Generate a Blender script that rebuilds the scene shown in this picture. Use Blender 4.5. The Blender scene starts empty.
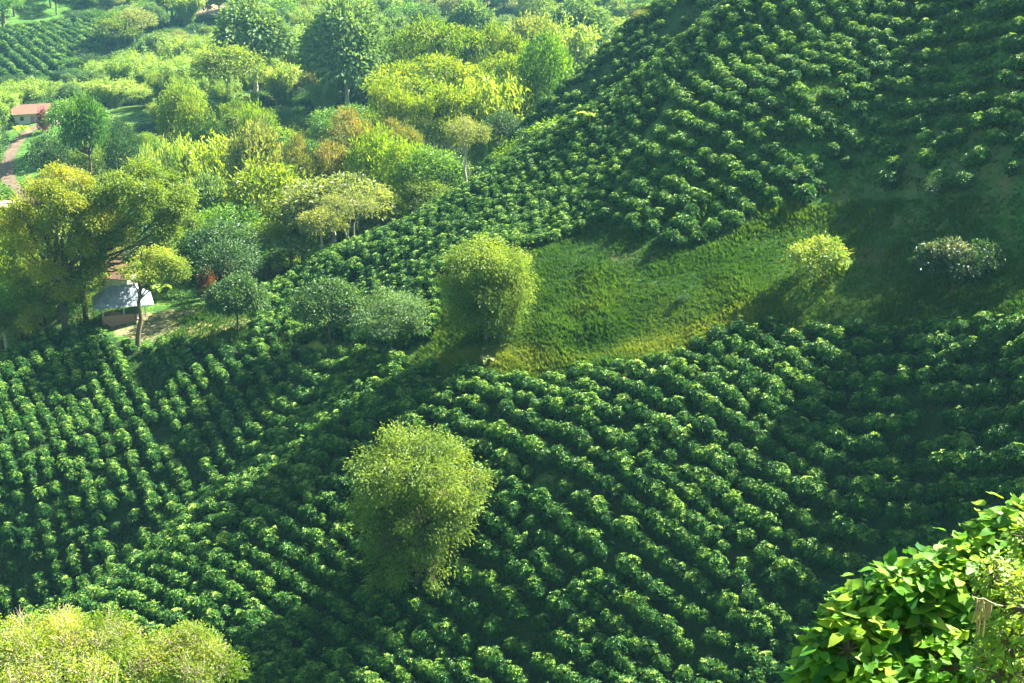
import bpy, math, random
import numpy as np
from mathutils import Vector, Euler
R = math.radians
rng = np.random.default_rng(7)
random.seed(7)
scene = bpy.context.scene
COL = scene.collection

# ------------------------------------------------------------------ camera
W, H = 1024, 683
HF, PITCH, CZ = 40.0, 18.0, 80.0
F = (W/2)/math.tan(R(HF/2))
CP, SP = math.cos(R(PITCH)), math.sin(R(PITCH))
def at(u, v, Y):
    a = (u-512.0)/F; b = -(v-341.5)/F
    dy = CP + b*SP; dz = -SP + b*CP
    t = Y/dy
    return np.array([a*t, Y, CZ + dz*t])
def proj(x, y, z):
    z = z-CZ
    d = y*CP - z*SP; up = y*SP + z*CP
    return 512 + F*x/d, 341.5 - F*up/d
cam = bpy.data.cameras.new('camera'); cam.angle = R(HF); cam.clip_start = .5; cam.clip_end = 6000
co = bpy.data.objects.new('camera', cam); COL.objects.link(co)
co.location = (0, 0, CZ); co.rotation_euler = (R(90-PITCH), 0, 0); scene.camera = co

# ------------------------------------------------------------------ noise
_tab = np.random.default_rng(3).random((256, 256))
def vnoise(x, y):
    xi = np.floor(x).astype(int); yi = np.floor(y).astype(int)
    fx = x-xi; fy = y-yi; fx = fx*fx*(3-2*fx); fy = fy*fy*(3-2*fy)
    g = lambda i, j: _tab[i & 255, j & 255]
    return (g(xi, yi)*(1-fx)+g(xi+1, yi)*fx)*(1-fy) + (g(xi, yi+1)*(1-fx)+g(xi+1, yi+1)*fx)*fy
def fbm(x, y, s, o=4):
    r = 0; a = 1; t = 0
    for k in range(o):
        r = r + a*vnoise(x/s+17*k, y/s+31*k); t += a; a *= .5; s *= .5
    return r/t

# ------------------------------------------------------------------ terrain: heights through surveyed points
C = []
for p in [
 # near field, right half
 (430,350,158),(485,338,153),(600,360,143),(700,340,140),(850,350,135),(1000,330,124),(1100,340,117),
 (600,420,133),(500,420,138),(700,420,130),(850,420,126),(1000,420,116),(500,500,129),(700,500,122),(850,500,118),(1000,480,110),
 (500,580,121),(700,580,115),(850,580,111),(1024,580,103),(500,650,116),(700,650,110),(850,640,107),(1024,640,99),
 (400,500,134),(400,570,127),(300,600,128),(250,683,118),(120,683,122),(380,660,119),
 # rib and left field
 (0,640,140),(100,600,138),(200,520,145),(300,440,153),(360,385,158),
 (100,588,153),(200,503,160),(30,632,151),(50,560,158),(0,600,156),(150,480,164),(0,480,164),(-80,480,166),
 (250,420,170),(250,350,182),(150,360,185),(60,345,193),(0,362,190),(60,420,176),(-80,400,190),(-100,600,158),
 # clearing
 (200,312,198),(125,308,203),(112,284,216),(165,288,216),(70,290,214),(250,322,190),(300,312,194),(340,325,182),(90,315,204),
 # bench and ribbon slope
 (400,300,180),(560,240,174),(400,240,200),(470,200,203),(520,160,210),(560,130,214),(640,80,212),(690,40,212),(740,0,210),
 (560,180,194),(480,250,174),(620,160,187),(300,290,199),(340,268,200),
 # grass bank
 (600,330,148),(620,240,164),(700,320,143),(700,245,158),(850,305,139),(850,230,151),(1000,300,129),(1000,200,139),(1100,220,131),
 # upper hill
 (680,150,175),(760,150,170),(740,60,193),(800,100,174),(850,0,194),(1000,0,172),(1000,100,153),(900,60,177),(860,160,164),(1100,0,158),
 # dark spur
 (520,150,250),(600,62,262),(655,5,268),(560,100,256),(480,178,246),(700,60,238),
 # far valley clearings
 (235,92,430),(130,112,420),(60,150,372),(10,182,350),(32,118,410),(85,130,400),(300,100,440),
 (60,84,530),(10,84,530),(110,60,550),(60,18,620),(150,14,640),(0,25,610),(230,6,650),(480,8,650),(400,14,640),(620,-10,660)]:
    C.append(at(*p))
for p in [
 # the viewer's own hillside
 (0,-20,73),(0,0,70),(0,20,58),(0,45,40),(-40,0,70),(40,0,70),(-40,45,38),(40,45,42),(0,75,20),(-60,85,3),(60,80,24),(-30,80,12),
 (100,0,75),(-100,0,70),(-120,60,20),(110,60,60),(0,-60,85),(90,-60,92),(-90,-60,84),
 # unseen mountain shoulder east of the view, raised to shade the right-hand slopes
 (72,130,62),(84,165,84),(95,200,100),(80,210,86),(130,140,96),(150,220,125),(105,110,76),(60,230,78),(95,260,100),(200,160,140),(160,300,120),(60,280,66),(100,340,80),
 # hollows behind ridge lines
 (9,232,37),(22,236,44),(-5,232,30),(-22,232,20),(-42,232,13),(36,228,52),
 (12,300,22),(30,310,30),(-8,280,20),
 # valley floor
 (-30,260,6),(-60,260,3),(-90,250,0),(-120,230,-4),(-80,215,2),(-100,200,-6),(-60,300,5),(-30,320,8),(-110,300,4),(-20,370,12),(-70,350,8),
 (20,400,16),(-40,480,14),(40,500,15),(-100,480,8),(-160,400,10),(-160,300,0),(-160,200,-12),(-130,150,-14),(-200,560,20),
 (0,570,14),(100,560,30),(-90,580,15),(-250,650,45),(150,660,50),
 (-200,0,60),(-220,100,0),(200,0,110),(250,100,160),(-260,200,0),(280,320,180),
 (0,800,48),(-200,800,60),(200,800,80),(0,1000,110),(-300,1000,150),(300,1000,170),(0,1500,300),(-600,1500,330),(600,1500,380),
 (-500,400,60),(-500,0,60),(-500,900,150),(500,0,200),(500,400,240),(500,900,200),(-900,300,200),(900,300,330),(0,-300,120),(-500,-300,120),(500,-300,200)]:
    C.append(np.array(p, float))
C = np.array(C)
def _phi(r2): return .5*r2*np.log(r2+1e-6)
SC = 100.0
n = len(C)
P2 = C[:, :2]/SC
K = _phi(((P2[:, None]-P2[None])**2).sum(-1)) + np.eye(n)*2e-4
A = np.zeros((n+3, n+3)); A[:n, :n] = K; A[:n, n] = 1; A[:n, n+1:] = P2; A[n, :n] = 1; A[n+1:, :n] = P2.T
TW = np.linalg.solve(A, np.concatenate([C[:, 2], [0, 0, 0]]))
def height(x, y, detail=True):
    x = np.atleast_1d(np.asarray(x, float)); y = np.atleast_1d(np.asarray(y, float))
    sh = x.shape; x = x.ravel(); y = y.ravel(); z = np.zeros_like(x)
    for i in range(0, len(x), 20000):
        q = np.stack([x[i:i+20000], y[i:i+20000]], 1)/SC
        z[i:i+20000] = _phi(((q[:, None]-P2[None])**2).sum(-1)) @ TW[:n] + TW[n] + q @ TW[n+1:]
    if detail:
        z = z + (fbm(x, y, 9, 3)-.5)*.9 + (fbm(x+50, y, 60, 2)-.5)*np.clip((y-230)/60, 0, 1)*5
    return z.reshape(sh)
def hz(x, y): return float(height([x], [y])[0])
# grid axes: fine where the photo looks, coarse beyond
def axis(parts):
    o = []
    for a, b, s in parts: o += list(np.arange(a, b, s))
    return np.array(o + [parts[-1][1]])
gx = axis([(-420,-300,20),(-300,-130,7),(-130,100,1.25),(100,300,7),(300,400,20)])
gy = axis([(-60,-40,10),(-40,90,4),(90,275,1.25),(275,460,2.5),(460,720,5),(720,1040,20)])
GX, GY = np.meshgrid(gx, gy)
GZ = height(GX, GY)
GZ = np.where(GZ > 110, 110+60*np.tanh((GZ-110)/60), GZ)
# quick bilinear lookup on the mesh itself, so things stand exactly on it
def ground(x, y):
    x = np.atleast_1d(np.asarray(x, float)); y = np.atleast_1d(np.asarray(y, float))
    i = np.clip(np.searchsorted(gx, x)-1, 0, len(gx)-2); j = np.clip(np.searchsorted(gy, y)-1, 0, len(gy)-2)
    fx = np.clip((x-gx[i])/(gx[i+1]-gx[i]), 0, 1); fy = np.clip((y-gy[j])/(gy[j+1]-gy[j]), 0, 1)
    return (GZ[j, i]*(1-fx)+GZ[j, i+1]*fx)*(1-fy) + (GZ[j+1, i]*(1-fx)+GZ[j+1, i+1]*fx)*fy
def g1(x, y): return float(ground(x, y)[0])
def hit(u, v, y0=92, y1=900):
    Y = np.arange(y0, y1, .5); a = (u-512.0)/F; b = -(v-341.5)/F
    t = Y/(CP+b*SP); x = a*t; z = CZ+(-SP+b*CP)*t
    d = z-ground(x, Y); k = np.where(d <= 0)[0]
    k = k[0] if len(k) else len(Y)-1
    return np.array([x[k], Y[k], g1(x[k], Y[k])])

def inpoly(u, v, poly):
    r = np.zeros(np.shape(u), bool); m = len(poly)
    for i in range(m):
        x1, y1 = poly[i]; x2, y2 = poly[(i+1) % m]
        c = ((y1 > v) != (y2 > v)) & (u < (x2-x1)*(v-y1)/(y2-y1+1e-9)+x1)
        r ^= c
    return r
def dist_line(x, y, pts):
    d = np.full(np.shape(x), 1e9)
    for a, b in zip(pts[:-1], pts[1:]):
        ax, ay = a[:2]; bx, by = b[:2]; l = (bx-ax)**2+(by-ay)**2+1e-9
        t = np.clip(((x-ax)*(bx-ax)+(y-ay)*(by-ay))/l, 0, 1)
        d = np.minimum(d, np.hypot(x-ax-t*(bx-ax), y-ay-t*(by-ay)))
    return d

# ------------------------------------------------------------------ materials
def new_mat(name):
    m = bpy.data.materials.new(name); m.use_nodes = True
    nt = m.node_tree; nt.nodes.clear()
    return m, nt, nt.nodes, nt.links
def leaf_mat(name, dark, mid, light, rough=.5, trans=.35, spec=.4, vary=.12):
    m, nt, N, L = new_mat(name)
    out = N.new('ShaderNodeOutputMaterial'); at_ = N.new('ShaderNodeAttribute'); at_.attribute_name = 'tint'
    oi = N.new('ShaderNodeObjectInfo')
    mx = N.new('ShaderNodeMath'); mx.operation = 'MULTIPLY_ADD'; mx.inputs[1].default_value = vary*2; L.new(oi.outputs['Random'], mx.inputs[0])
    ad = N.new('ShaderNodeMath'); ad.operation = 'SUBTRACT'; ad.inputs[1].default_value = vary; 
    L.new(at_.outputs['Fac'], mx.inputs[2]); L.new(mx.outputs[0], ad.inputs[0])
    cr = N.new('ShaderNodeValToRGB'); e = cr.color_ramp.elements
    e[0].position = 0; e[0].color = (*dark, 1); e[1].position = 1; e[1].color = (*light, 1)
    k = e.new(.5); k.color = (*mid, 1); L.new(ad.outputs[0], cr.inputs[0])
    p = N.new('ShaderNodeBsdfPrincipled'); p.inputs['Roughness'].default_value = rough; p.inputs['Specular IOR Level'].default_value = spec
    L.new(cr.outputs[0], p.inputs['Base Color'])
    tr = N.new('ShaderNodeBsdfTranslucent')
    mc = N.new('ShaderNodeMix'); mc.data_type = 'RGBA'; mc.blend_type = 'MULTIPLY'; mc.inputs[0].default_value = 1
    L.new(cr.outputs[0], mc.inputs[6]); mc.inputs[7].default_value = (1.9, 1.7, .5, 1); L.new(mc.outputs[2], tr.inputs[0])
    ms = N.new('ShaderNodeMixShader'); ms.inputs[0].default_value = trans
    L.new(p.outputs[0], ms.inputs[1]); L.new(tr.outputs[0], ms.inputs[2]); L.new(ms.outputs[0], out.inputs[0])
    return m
def noise_mat(name, c1, c2, scale=5, rough=.8, bump=.3, metal=0, stretch=(1,1,1), spec=.3):
    m, nt, N, L = new_mat(name)
    out = N.new('ShaderNodeOutputMaterial'); p = N.new('ShaderNodeBsdfPrincipled'); L.new(p.outputs[0], out.inputs[0])
    tc = N.new('ShaderNodeTexCoord'); mp = N.new('ShaderNodeMapping'); mp.inputs['Scale'].default_value = stretch; L.new(tc.outputs['Object'], mp.inputs[0])
    nz = N.new('ShaderNodeTexNoise'); nz.inputs['Scale'].default_value = scale; nz.inputs['Detail'].default_value = 6; L.new(mp.outputs[0], nz.inputs[0])
    cr = N.new('ShaderNodeValToRGB'); e = cr.color_ramp.elements; e[0].position = .3; e[0].color = (*c1, 1); e[1].position = .7; e[1].color = (*c2, 1)
    L.new(nz.outputs[0], cr.inputs[0]); L.new(cr.outputs[0], p.inputs['Base Color'])
    bp = N.new('ShaderNodeBump'); bp.inputs['Strength'].default_value = bump; bp.inputs['Distance'].default_value = .05; L.new(nz.outputs[0], bp.inputs['Height']); L.new(bp.outputs[0], p.inputs['Normal'])
    p.inputs['Roughness'].default_value = rough; p.inputs['Metallic'].default_value = metal; p.inputs['Specular IOR Level'].default_value = spec
    return m
M = {}
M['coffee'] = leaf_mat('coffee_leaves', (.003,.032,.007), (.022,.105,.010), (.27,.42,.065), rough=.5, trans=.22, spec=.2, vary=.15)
M['shade'] = leaf_mat('shade_tree_leaves', (.04,.10,.018), (.12,.20,.028), (.25,.33,.055), rough=.55, trans=.42)
M['olive'] = leaf_mat('olive_leaves', (.035,.09,.014), (.11,.19,.02), (.26,.32,.04), rough=.55, trans=.42)
M['gold'] = leaf_mat('golden_leaves', (.06,.12,.012), (.15,.22,.018), (.32,.30,.025), rough=.55, trans=.42)
M['green'] = leaf_mat('mid_green_leaves', (.02,.08,.012), (.055,.16,.018), (.15,.27,.03), rough=.5, trans=.38)
M['dark'] = leaf_mat('dark_green_leaves', (.012,.045,.014), (.024,.075,.02), (.09,.18,.035), rough=.5, trans=.25, spec=.3)
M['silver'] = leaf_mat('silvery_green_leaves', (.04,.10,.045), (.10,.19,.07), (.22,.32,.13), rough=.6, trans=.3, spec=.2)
M['lime'] = leaf_mat('lime_leaves', (.07,.16,.014), (.15,.26,.02), (.28,.36,.03), rough=.5, trans=.45)
M['canopy'] = leaf_mat('flat_canopy_leaves', (.03,.09,.010), (.10,.18,.014), (.24,.30,.02), rough=.55, trans=.45)
M['rust'] = leaf_mat('rusty_leaves', (.08,.13,.025), (.15,.17,.04), (.24,.18,.07), rough=.6, trans=.4)
M['bamboo'] = leaf_mat('bamboo_leaves', (.07,.16,.025), (.14,.25,.035), (.25,.33,.06), rough=.55, trans=.45)
M['palegreen'] = leaf_mat('pale_leaves', (.08,.13,.04), (.16,.21,.06), (.27,.30,.11), rough=.5, trans=.4)
M['bigleaf'] = leaf_mat('broad_leaves', (.02,.11,.015), (.10,.25,.02), (.32,.42,.045), rough=.5, trans=.45, spec=.18)
M['variegated'] = leaf_mat('variegated_leaves', (.03,.09,.015), (.14,.24,.03), (.45,.46,.08), rough=.5, trans=.35)
M['pinkish'] = leaf_mat('pink_tipped_leaves', (.012,.05,.02), (.03,.08,.03), (.20,.22,.12), rough=.5, trans=.3)
M['red'] = leaf_mat('red_leaves', (.06,.03,.012), (.12,.04,.018), (.2,.06,.03), rough=.5, trans=.35)
M['magenta'] = leaf_mat('magenta_blossom', (.12,.02,.07), (.2,.03,.12), (.28,.06,.18), rough=.6, trans=.3)
M['yellowbush'] = leaf_mat('yellow_scrub_leaves', (.06,.13,.01), (.15,.23,.018), (.34,.37,.05), rough=.5, trans=.45)
M['grassblade'] = leaf_mat('grass_blades', (.022,.070,.012), (.045,.115,.016), (.15,.21,.03), rough=.7, trans=.35, spec=.2)
M['bark'] = noise_mat('brown_bark', (.07,.05,.035), (.16,.12,.08), 9, .9, .6, stretch=(1,1,.3))
M['palebark'] = noise_mat('pale_bark', (.30,.27,.20), (.50,.46,.38), 9, .8, .4, stretch=(1,1,.3))
M['twig'] = noise_mat('bleached_twigs', (.33,.27,.18), (.50,.42,.32), 12, .8, .3)
M['pod'] = noise_mat('dry_pods', (.30,.17,.08), (.42,.27,.14), 12, .7, .3)
M['metal_roof'] = noise_mat('weathered_zinc_roof', (.20,.25,.29), (.34,.39,.43), 1.5, .5, .1, metal=.3)
M['clay'] = noise_mat('clay_tiles', (.09,.045,.03), (.17,.10,.065), 6, .8, .6)
M['plaster'] = noise_mat('white_plaster', (.42,.40,.37), (.58,.56,.52), 3, .8, .1)
M['terracotta'] = noise_mat('terracotta_wall', (.28,.16,.11), (.38,.23,.16), 3, .8, .2)
M['wood'] = noise_mat('painted_timber', (.50,.48,.44), (.66,.64,.6), 5, .7, .2)
M['darkopening'] = noise_mat('dark_window', (.03,.03,.035), (.05,.05,.05), 3, .3, .05)

def ground_mat():
    m, nt, N, L = new_mat('hillside_ground')
    out = N.new('ShaderNodeOutputMaterial'); p = N.new('ShaderNodeBsdfPrincipled'); L.new(p.outputs[0], out.inputs[0])
    p.inputs['Roughness'].default_value = .95; p.inputs['Specular IOR Level'].default_value = .1
    tc = N.new('ShaderNodeTexCoord')
    def nz(s, d=8, r=.6):
        k = N.new('ShaderNodeTexNoise'); k.inputs['Scale'].default_value = s; k.inputs['Detail'].default_value = d; k.inputs['Roughness'].default_value = r
        L.new(tc.outputs['Object'], k.inputs[0]); return k
    def ramp(src, c):
        r = N.new('ShaderNodeValToRGB'); e = r.color_ramp.elements
        e[0].position, e[0].color = c[0][0], (*c[0][1], 1); e[1].position, e[1].color = c[-1][0], (*c[-1][1], 1)
        for q in c[1:-1]: k = e.new(q[0]); k.color = (*q[1], 1)
        L.new(src, r.inputs[0]); return r.outputs[0]
    big, mid, fine = nz(.06), nz(.35), nz(2.2)
    ms = N.new('ShaderNodeMath'); ms.operation = 'MULTIPLY_ADD'; ms.inputs[1].default_value = .5; L.new(mid.outputs[0], ms.inputs[0])
    mh = N.new('ShaderNodeMath'); mh.operation = 'MULTIPLY'; mh.inputs[1].default_value = .5; L.new(fine.outputs[0], mh.inputs[0]); L.new(mh.outputs[0], ms.inputs[2])
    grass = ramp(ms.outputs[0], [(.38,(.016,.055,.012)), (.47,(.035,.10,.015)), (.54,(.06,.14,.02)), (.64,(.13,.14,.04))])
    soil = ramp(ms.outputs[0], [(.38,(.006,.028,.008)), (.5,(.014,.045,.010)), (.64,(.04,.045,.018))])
    dry = ramp(ms.outputs[0], [(.35,(.10,.18,.02)), (.5,(.24,.30,.035)), (.65,(.34,.34,.06))])
    dirt = ramp(ms.outputs[0], [(.35,(.16,.11,.06)), (.5,(.26,.19,.11)), (.65,(.36,.27,.18))])
    brown = ramp(ms.outputs[0], [(.38,(.030,.055,.015)), (.5,(.075,.08,.03)), (.64,(.13,.10,.05))])
    va = N.new('ShaderNodeVertexColor'); va.layer_name = 'cover'; vb = N.new('ShaderNodeVertexColor'); vb.layer_name = 'wear'
    sa = N.new('ShaderNodeSeparateColor'); L.new(va.outputs[0], sa.inputs[0]); sb = N.new('ShaderNodeSeparateColor'); L.new(vb.outputs[0], sb.inputs[0])
    cur = grass
    def mixin(cur, col, fac):
        # ragged edge: mask pushed by noise
        a = N.new('ShaderNodeMath'); a.operation = 'ADD'; L.new(fac, a.inputs[0]); L.new(ms.outputs[0], a.inputs[1])
        mr = N.new('ShaderNodeMapRange'); mr.inputs['From Min'].default_value = .85; mr.inputs['From Max'].default_value = 1.15; L.new(a.outputs[0], mr.inputs[0])
        x = N.new('ShaderNodeMix'); x.data_type = 'RGBA'; L.new(mr.outputs[0], x.inputs[0]); L.new(cur, x.inputs[6]); L.new(col, x.inputs[7]); return x.outputs[2]
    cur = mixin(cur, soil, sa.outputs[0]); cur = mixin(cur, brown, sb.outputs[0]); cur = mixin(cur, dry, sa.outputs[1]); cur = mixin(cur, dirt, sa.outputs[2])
    L.new(cur, p.inputs['Base Color'])
    bp = N.new('ShaderNodeBump'); bp.inputs['Strength'].default_value = .8; bp.inputs['Distance'].default_value = .35
    L.new(ms.outputs[0], bp.inputs['Height']); L.new(bp.outputs[0], p.inputs['Normal'])
    return m
M['ground'] = ground_mat()

# ------------------------------------------------------------------ mesh helpers
def make_mesh(name, verts, faces, mats, tint=None, smooth=False, midx=None):
    """faces: list of arrays (n,3)/(n,4)"""
    me = bpy.data.meshes.new(name)
    verts = np.asarray(verts, np.float32)
    faces = [np.asarray(f, np.int32) for f in faces if len(f)]
    me.vertices.add(len(verts)); me.vertices.foreach_set('co', verts.ravel())
    loops = np.concatenate([f.ravel() for f in faces]); tot = np.concatenate([np.full(len(f), f.shape[1], np.int32) for f in faces])
    me.loops.add(len(loops)); me.loops.foreach_set('vertex_index', loops)
    me.polygons.add(len(tot)); st = np.concatenate([[0], np.cumsum(tot)[:-1]]).astype(np.int32)
    me.polygons.foreach_set('loop_start', st)
    try: me.polygons.foreach_set('loop_total', tot)
    except Exception: pass
    if midx is not None: me.polygons.foreach_set('material_index', np.asarray(midx, np.int32))
    me.polygons.foreach_set('use_smooth', np.full(len(tot), smooth))
    for m in (mats if isinstance(mats, (list, tuple)) else [mats]): me.materials.append(m)
    if tint is not None:
        a = me.attributes.new('tint', 'FLOAT', 'FACE'); a.data.foreach_set('value', np.asarray(tint, np.float32))
    me.update(calc_edges=True)
    return me
def link(name, me, parent=None, loc=None):
    o = bpy.data.objects.new(name, me); COL.objects.link(o)
    if parent: o.parent = parent
    if loc is not None: o.location = loc
    return o
def tag(o, label=None, cat=None, group=None, kind=None):
    if label: o['label'] = label
    if cat: o['category'] = cat
    if group: o['group'] = group
    if kind: o['kind'] = kind
    return o
def unit(v): return v/(np.linalg.norm(v, axis=-1, keepdims=True)+1e-9)

class Tubes:
    def __init__(s): s.v = []; s.f = []; s.n = 0
    def add(s, pts, rad, sides=7):
        pts = np.asarray(pts, float); k = len(pts); rad = np.asarray(rad, float)
        d = unit(np.gradient(pts, axis=0)); ref = np.array([.31, .17, .93])
        if abs((d[0]*ref).sum()) > .9: ref = np.array([1., 0, 0])
        a = unit(np.cross(d, ref)); b = np.cross(d, a); th = np.arange(sides)*2*math.pi/sides
        ring = pts[:, None]+rad[:, None, None]*(a[:, None]*np.cos(th)[None, :, None]+b[:, None]*np.sin(th)[None, :, None])
        s.v.append(ring.reshape(-1, 3)); i = np.arange(k-1)[:, None]*sides; j = np.arange(sides)[None]; j2 = (j+1) % sides
        s.f.append(np.stack([i+j, i+j2, i+sides+j2, i+sides+j], -1).reshape(-1, 4)+s.n); s.n += k*sides
    def mesh(s, name, mat): return make_mesh(name, np.concatenate(s.v), [np.concatenate(s.f)], mat, smooth=True)
def wob(a, b, k, w, r):
    a = np.asarray(a, float); b = np.asarray(b, float); t = np.linspace(0, 1, k)[:, None]
    q = a+(b-a)*t; L_ = np.linalg.norm(b-a); return q+r.normal(size=(k, 3))*w*L_*np.sin(t*math.pi)
def leaves(P, D, Nn, L, Wd, fold=.12, bend=.15):
    """one folded diamond leaf per row"""
    m = len(P); D = unit(D); S = unit(np.cross(D, Nn)); Nn = np.cross(S, D)
    L = np.broadcast_to(L, (m,))[:, None]; Wd = np.broadcast_to(Wd, (m,))[:, None]
    v = np.empty((m, 4, 3)); v[:, 0] = P; v[:, 1] = P+D*L*.45+S*Wd*.5+Nn*L*fold; v[:, 2] = P+D*L-Nn*L*bend; v[:, 3] = P+D*L*.45-S*Wd*.5+Nn*L*fold
    f = np.arange(m*4).reshape(m, 4)
    return v.reshape(-1, 3), f
def tri_split(f):  # split each quad along base-tip so that the fold is real
    return np.concatenate([f[:, [0, 1, 2]], f[:, [0, 2, 3]]])
def broad_leaves(P, D, Nn, L, Wd, curl=.25):
    """rounded, pointed leaf with a midrib crease: 9 outline points"""
    m = len(P); D = unit(D); S = unit(np.cross(D, Nn)); Nn = np.cross(S, D)
    L = np.broadcast_to(L, (m,)); Wd = np.broadcast_to(Wd, (m,))
    prof = [(0, 0, 0), (-.02, .24, .05), (.24, .50, .09), (.52, .40, .05), (.78, .17, -.06), (1, 0, -.24)]
    mid = [(0, 0), (.06, 0), (.28, 0), (.55, -.02), (.8, -.10), (1, -.2)]
    vs = []
    for (t, w, n_), (t2, n2) in zip(prof, mid):
        c = P+D*(t*L)[:, None]
        vs.append(c+Nn*(n2*curl*4*L)[:, None]*.3)
        if w: vs.append(c+S*(w*Wd)[:, None]+Nn*((n_*.9+n2*curl)*L)[:, None]); vs.append(c-S*(w*Wd)[:, None]+Nn*((n_*.9+n2*curl)*L)[:, None])
    v = np.stack(vs, 1)      # order: m0, m1,a1,b1, m2,a2,b2, m3,a3,b3, m4,a4,b4, m5
    nv = v.shape[1]; o = (np.arange(m)*nv)[:, None]
    q = [[1,2,5,4],[4,5,8,7],[7,8,11,10],[3,1,4,6],[6,4,7,9],[9,7,10,12]]; t = [[0,2,1],[0,1,3],[10,11,13],[12,10,13]]
    Q = np.concatenate([o+np.array(x)[None] for x in q]); T = np.concatenate([o+np.array(x)[None] for x in t])
    return v.reshape(-1, 3), Q, T, m

# ------------------------------------------------------------------ coffee bush
def coffee_mesh(seed):
    r = np.random.default_rng(seed)
    ph = r.random()*6.28
    V = []; Fq = []; T = []; n0 = 0
    rosN = 66
    g = (np.arange(rosN)+.5)/rosN
    zt = 1-1.18*g; az = np.arange(rosN)*2.399+ph
    rr = np.sqrt(np.clip(1-zt**2, 0, 1))
    dirn = np.stack([rr*np.cos(az), rr*np.sin(az), zt], 1); dirn = unit(dirn+r.normal(size=dirn.shape)*.12)
    lump = 1+.16*np.sin(az*3+ph)*rr+r.normal(size=rosN)*.15
    rad = np.stack([.86*lump, .86*lump, .95*lump], 1)
    cen = dirn*rad+np.array([0, 0, .82])
    for c, d in zip(cen, dirn):
        k = r.integers(6, 9); up = unit(d+np.array([0, 0, .55])); a = unit(np.cross(up, [.3, .5, .1])); b = np.cross(up, a)
        th = np.arange(k)*2*math.pi/k+r.random()*6
        D = a*np.cos(th)[:, None]+b*np.sin(th)[:, None]+up*r.uniform(-.1, .6, (k, 1))
        P = c+D*.02+r.normal(size=(k, 3))*.03
        L = r.uniform(.24, .38, k)
        v, f = leaves(P, D, up+r.normal(size=(k, 3))*.25, L, L*.52, .1, .22)
        V.append(v); Fq.append(f+n0); n0 += len(v)
        T.append(np.clip(.12+.62*max(up[2], 0)**1.5*r.uniform(.4, 1)+r.normal(size=k)*.10+(.25 if r.random() < .2 else 0), 0, 1))  # up-facing rosettes coloured lighter for sunlit tops as well as young leaves
    # inner leaves along the branches
    k = 170; d = unit(r.normal(size=(k, 3))*[1, 1, .7]); P = d*r.uniform(.3, .72, (k, 1))+[0, 0, .75]
    P[:, 2] = np.clip(P[:, 2], .12, 2); L = r.uniform(.2, .3, k)
    v, f = leaves(P, d+r.normal(size=d.shape)*.4, np.tile([0, 0, 1.], (k, 1))+r.normal(size=d.shape)*.3, L, L*.5)
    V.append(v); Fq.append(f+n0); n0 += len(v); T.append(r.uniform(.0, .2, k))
    Fq = np.concatenate(Fq); T = np.concatenate(T)
    st = Tubes(); st.add(wob([0, 0, -.35], [0, 0, 1.3], 5, .03, r), [.05, .045, .04, .03, .015], 5)
    for i in range(7):
        a_ = i*2.4; st.add([[0, 0, .3+.12*i], [.3*math.cos(a_), .3*math.sin(a_), .45+.12*i], [.62*math.cos(a_), .62*math.sin(a_), .42+.12*i]], [.02, .015, .008], 4)
    sv = np.concatenate(st.v); sf = np.concatenate(st.f)
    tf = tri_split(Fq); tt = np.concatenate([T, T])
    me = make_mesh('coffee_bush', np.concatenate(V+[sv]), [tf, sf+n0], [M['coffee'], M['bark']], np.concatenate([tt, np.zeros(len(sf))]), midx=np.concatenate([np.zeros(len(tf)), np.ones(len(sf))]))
    return me
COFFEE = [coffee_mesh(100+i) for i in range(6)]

# ------------------------------------------------------------------ coffee rows
def world_line(pts, ext=60):
    w = [np.array(p[:2]) for p in pts]
    a = w[0]-unit(w[1]-w[0])*ext; b = w[-1]+unit(w[-1]-w[-2])*ext
    w = [a]+w+[b]
    # resample and smooth
    w = np.array(w); s = np.concatenate([[0], np.cumsum(np.linalg.norm(np.diff(w, axis=0), axis=1))]); t = np.arange(0, s[-1], 1.0)
    q = np.stack([np.interp(t, s, w[:, 0]), np.interp(t, s, w[:, 1])], 1)
    for _ in range(40): q[1:-1] = (q[:-2]+q[1:-1]*2+q[2:])/4
    return q
def rows(guide, row, step, kr, keep, jit=.24, seed=1):
    r = np.random.default_rng(seed); q = guide; nrm = np.gradient(q, axis=0); nrm = unit(np.stack([-nrm[:, 1], nrm[:, 0]], 1))
    out = []; cells = {}
    for k in sorted(range(kr[0], kr[1]), key=abs):
        c = q+nrm*(k*row+ .25*np.sin(np.arange(len(q))*.11+k)[:, None])
        dl = np.linalg.norm(np.diff(c, axis=0), axis=1); s = np.concatenate([[0], np.cumsum(dl)])
        t = np.arange(r.random()*step, s[-1], step); t = t+r.normal(size=len(t))*jit*.6
        pts = np.stack([np.interp(t, s, c[:, 0]), np.interp(t, s, c[:, 1])], 1)+r.normal(size=(len(t), 2))*jit*.6
        m = keep(pts[:, 0], pts[:, 1])
        for p in pts[m]:
            ci = (int(p[0]//2), int(p[1]//2)); ok = True
            for i in (-1, 0, 1):
                for j in (-1, 0, 1):
                    for o in cells.get((ci[0]+i, ci[1]+j), ()):
                        if (o[0]-p[0])**2+(o[1]-p[1])**2 < (min(step, row)*.72)**2: ok = False; break
                    if not ok: break
                if not ok: break
            if ok: cells.setdefault(ci, []).append(p); out.append(p)
    return np.array(out)
def uv_of(x, y): return proj(x, y, ground(x, y))
ribY = lambda u: np.interp(u, [-150, 0, 100, 200, 300, 370, 440], [146, 142, 140, 147, 155, 165, 160])
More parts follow.
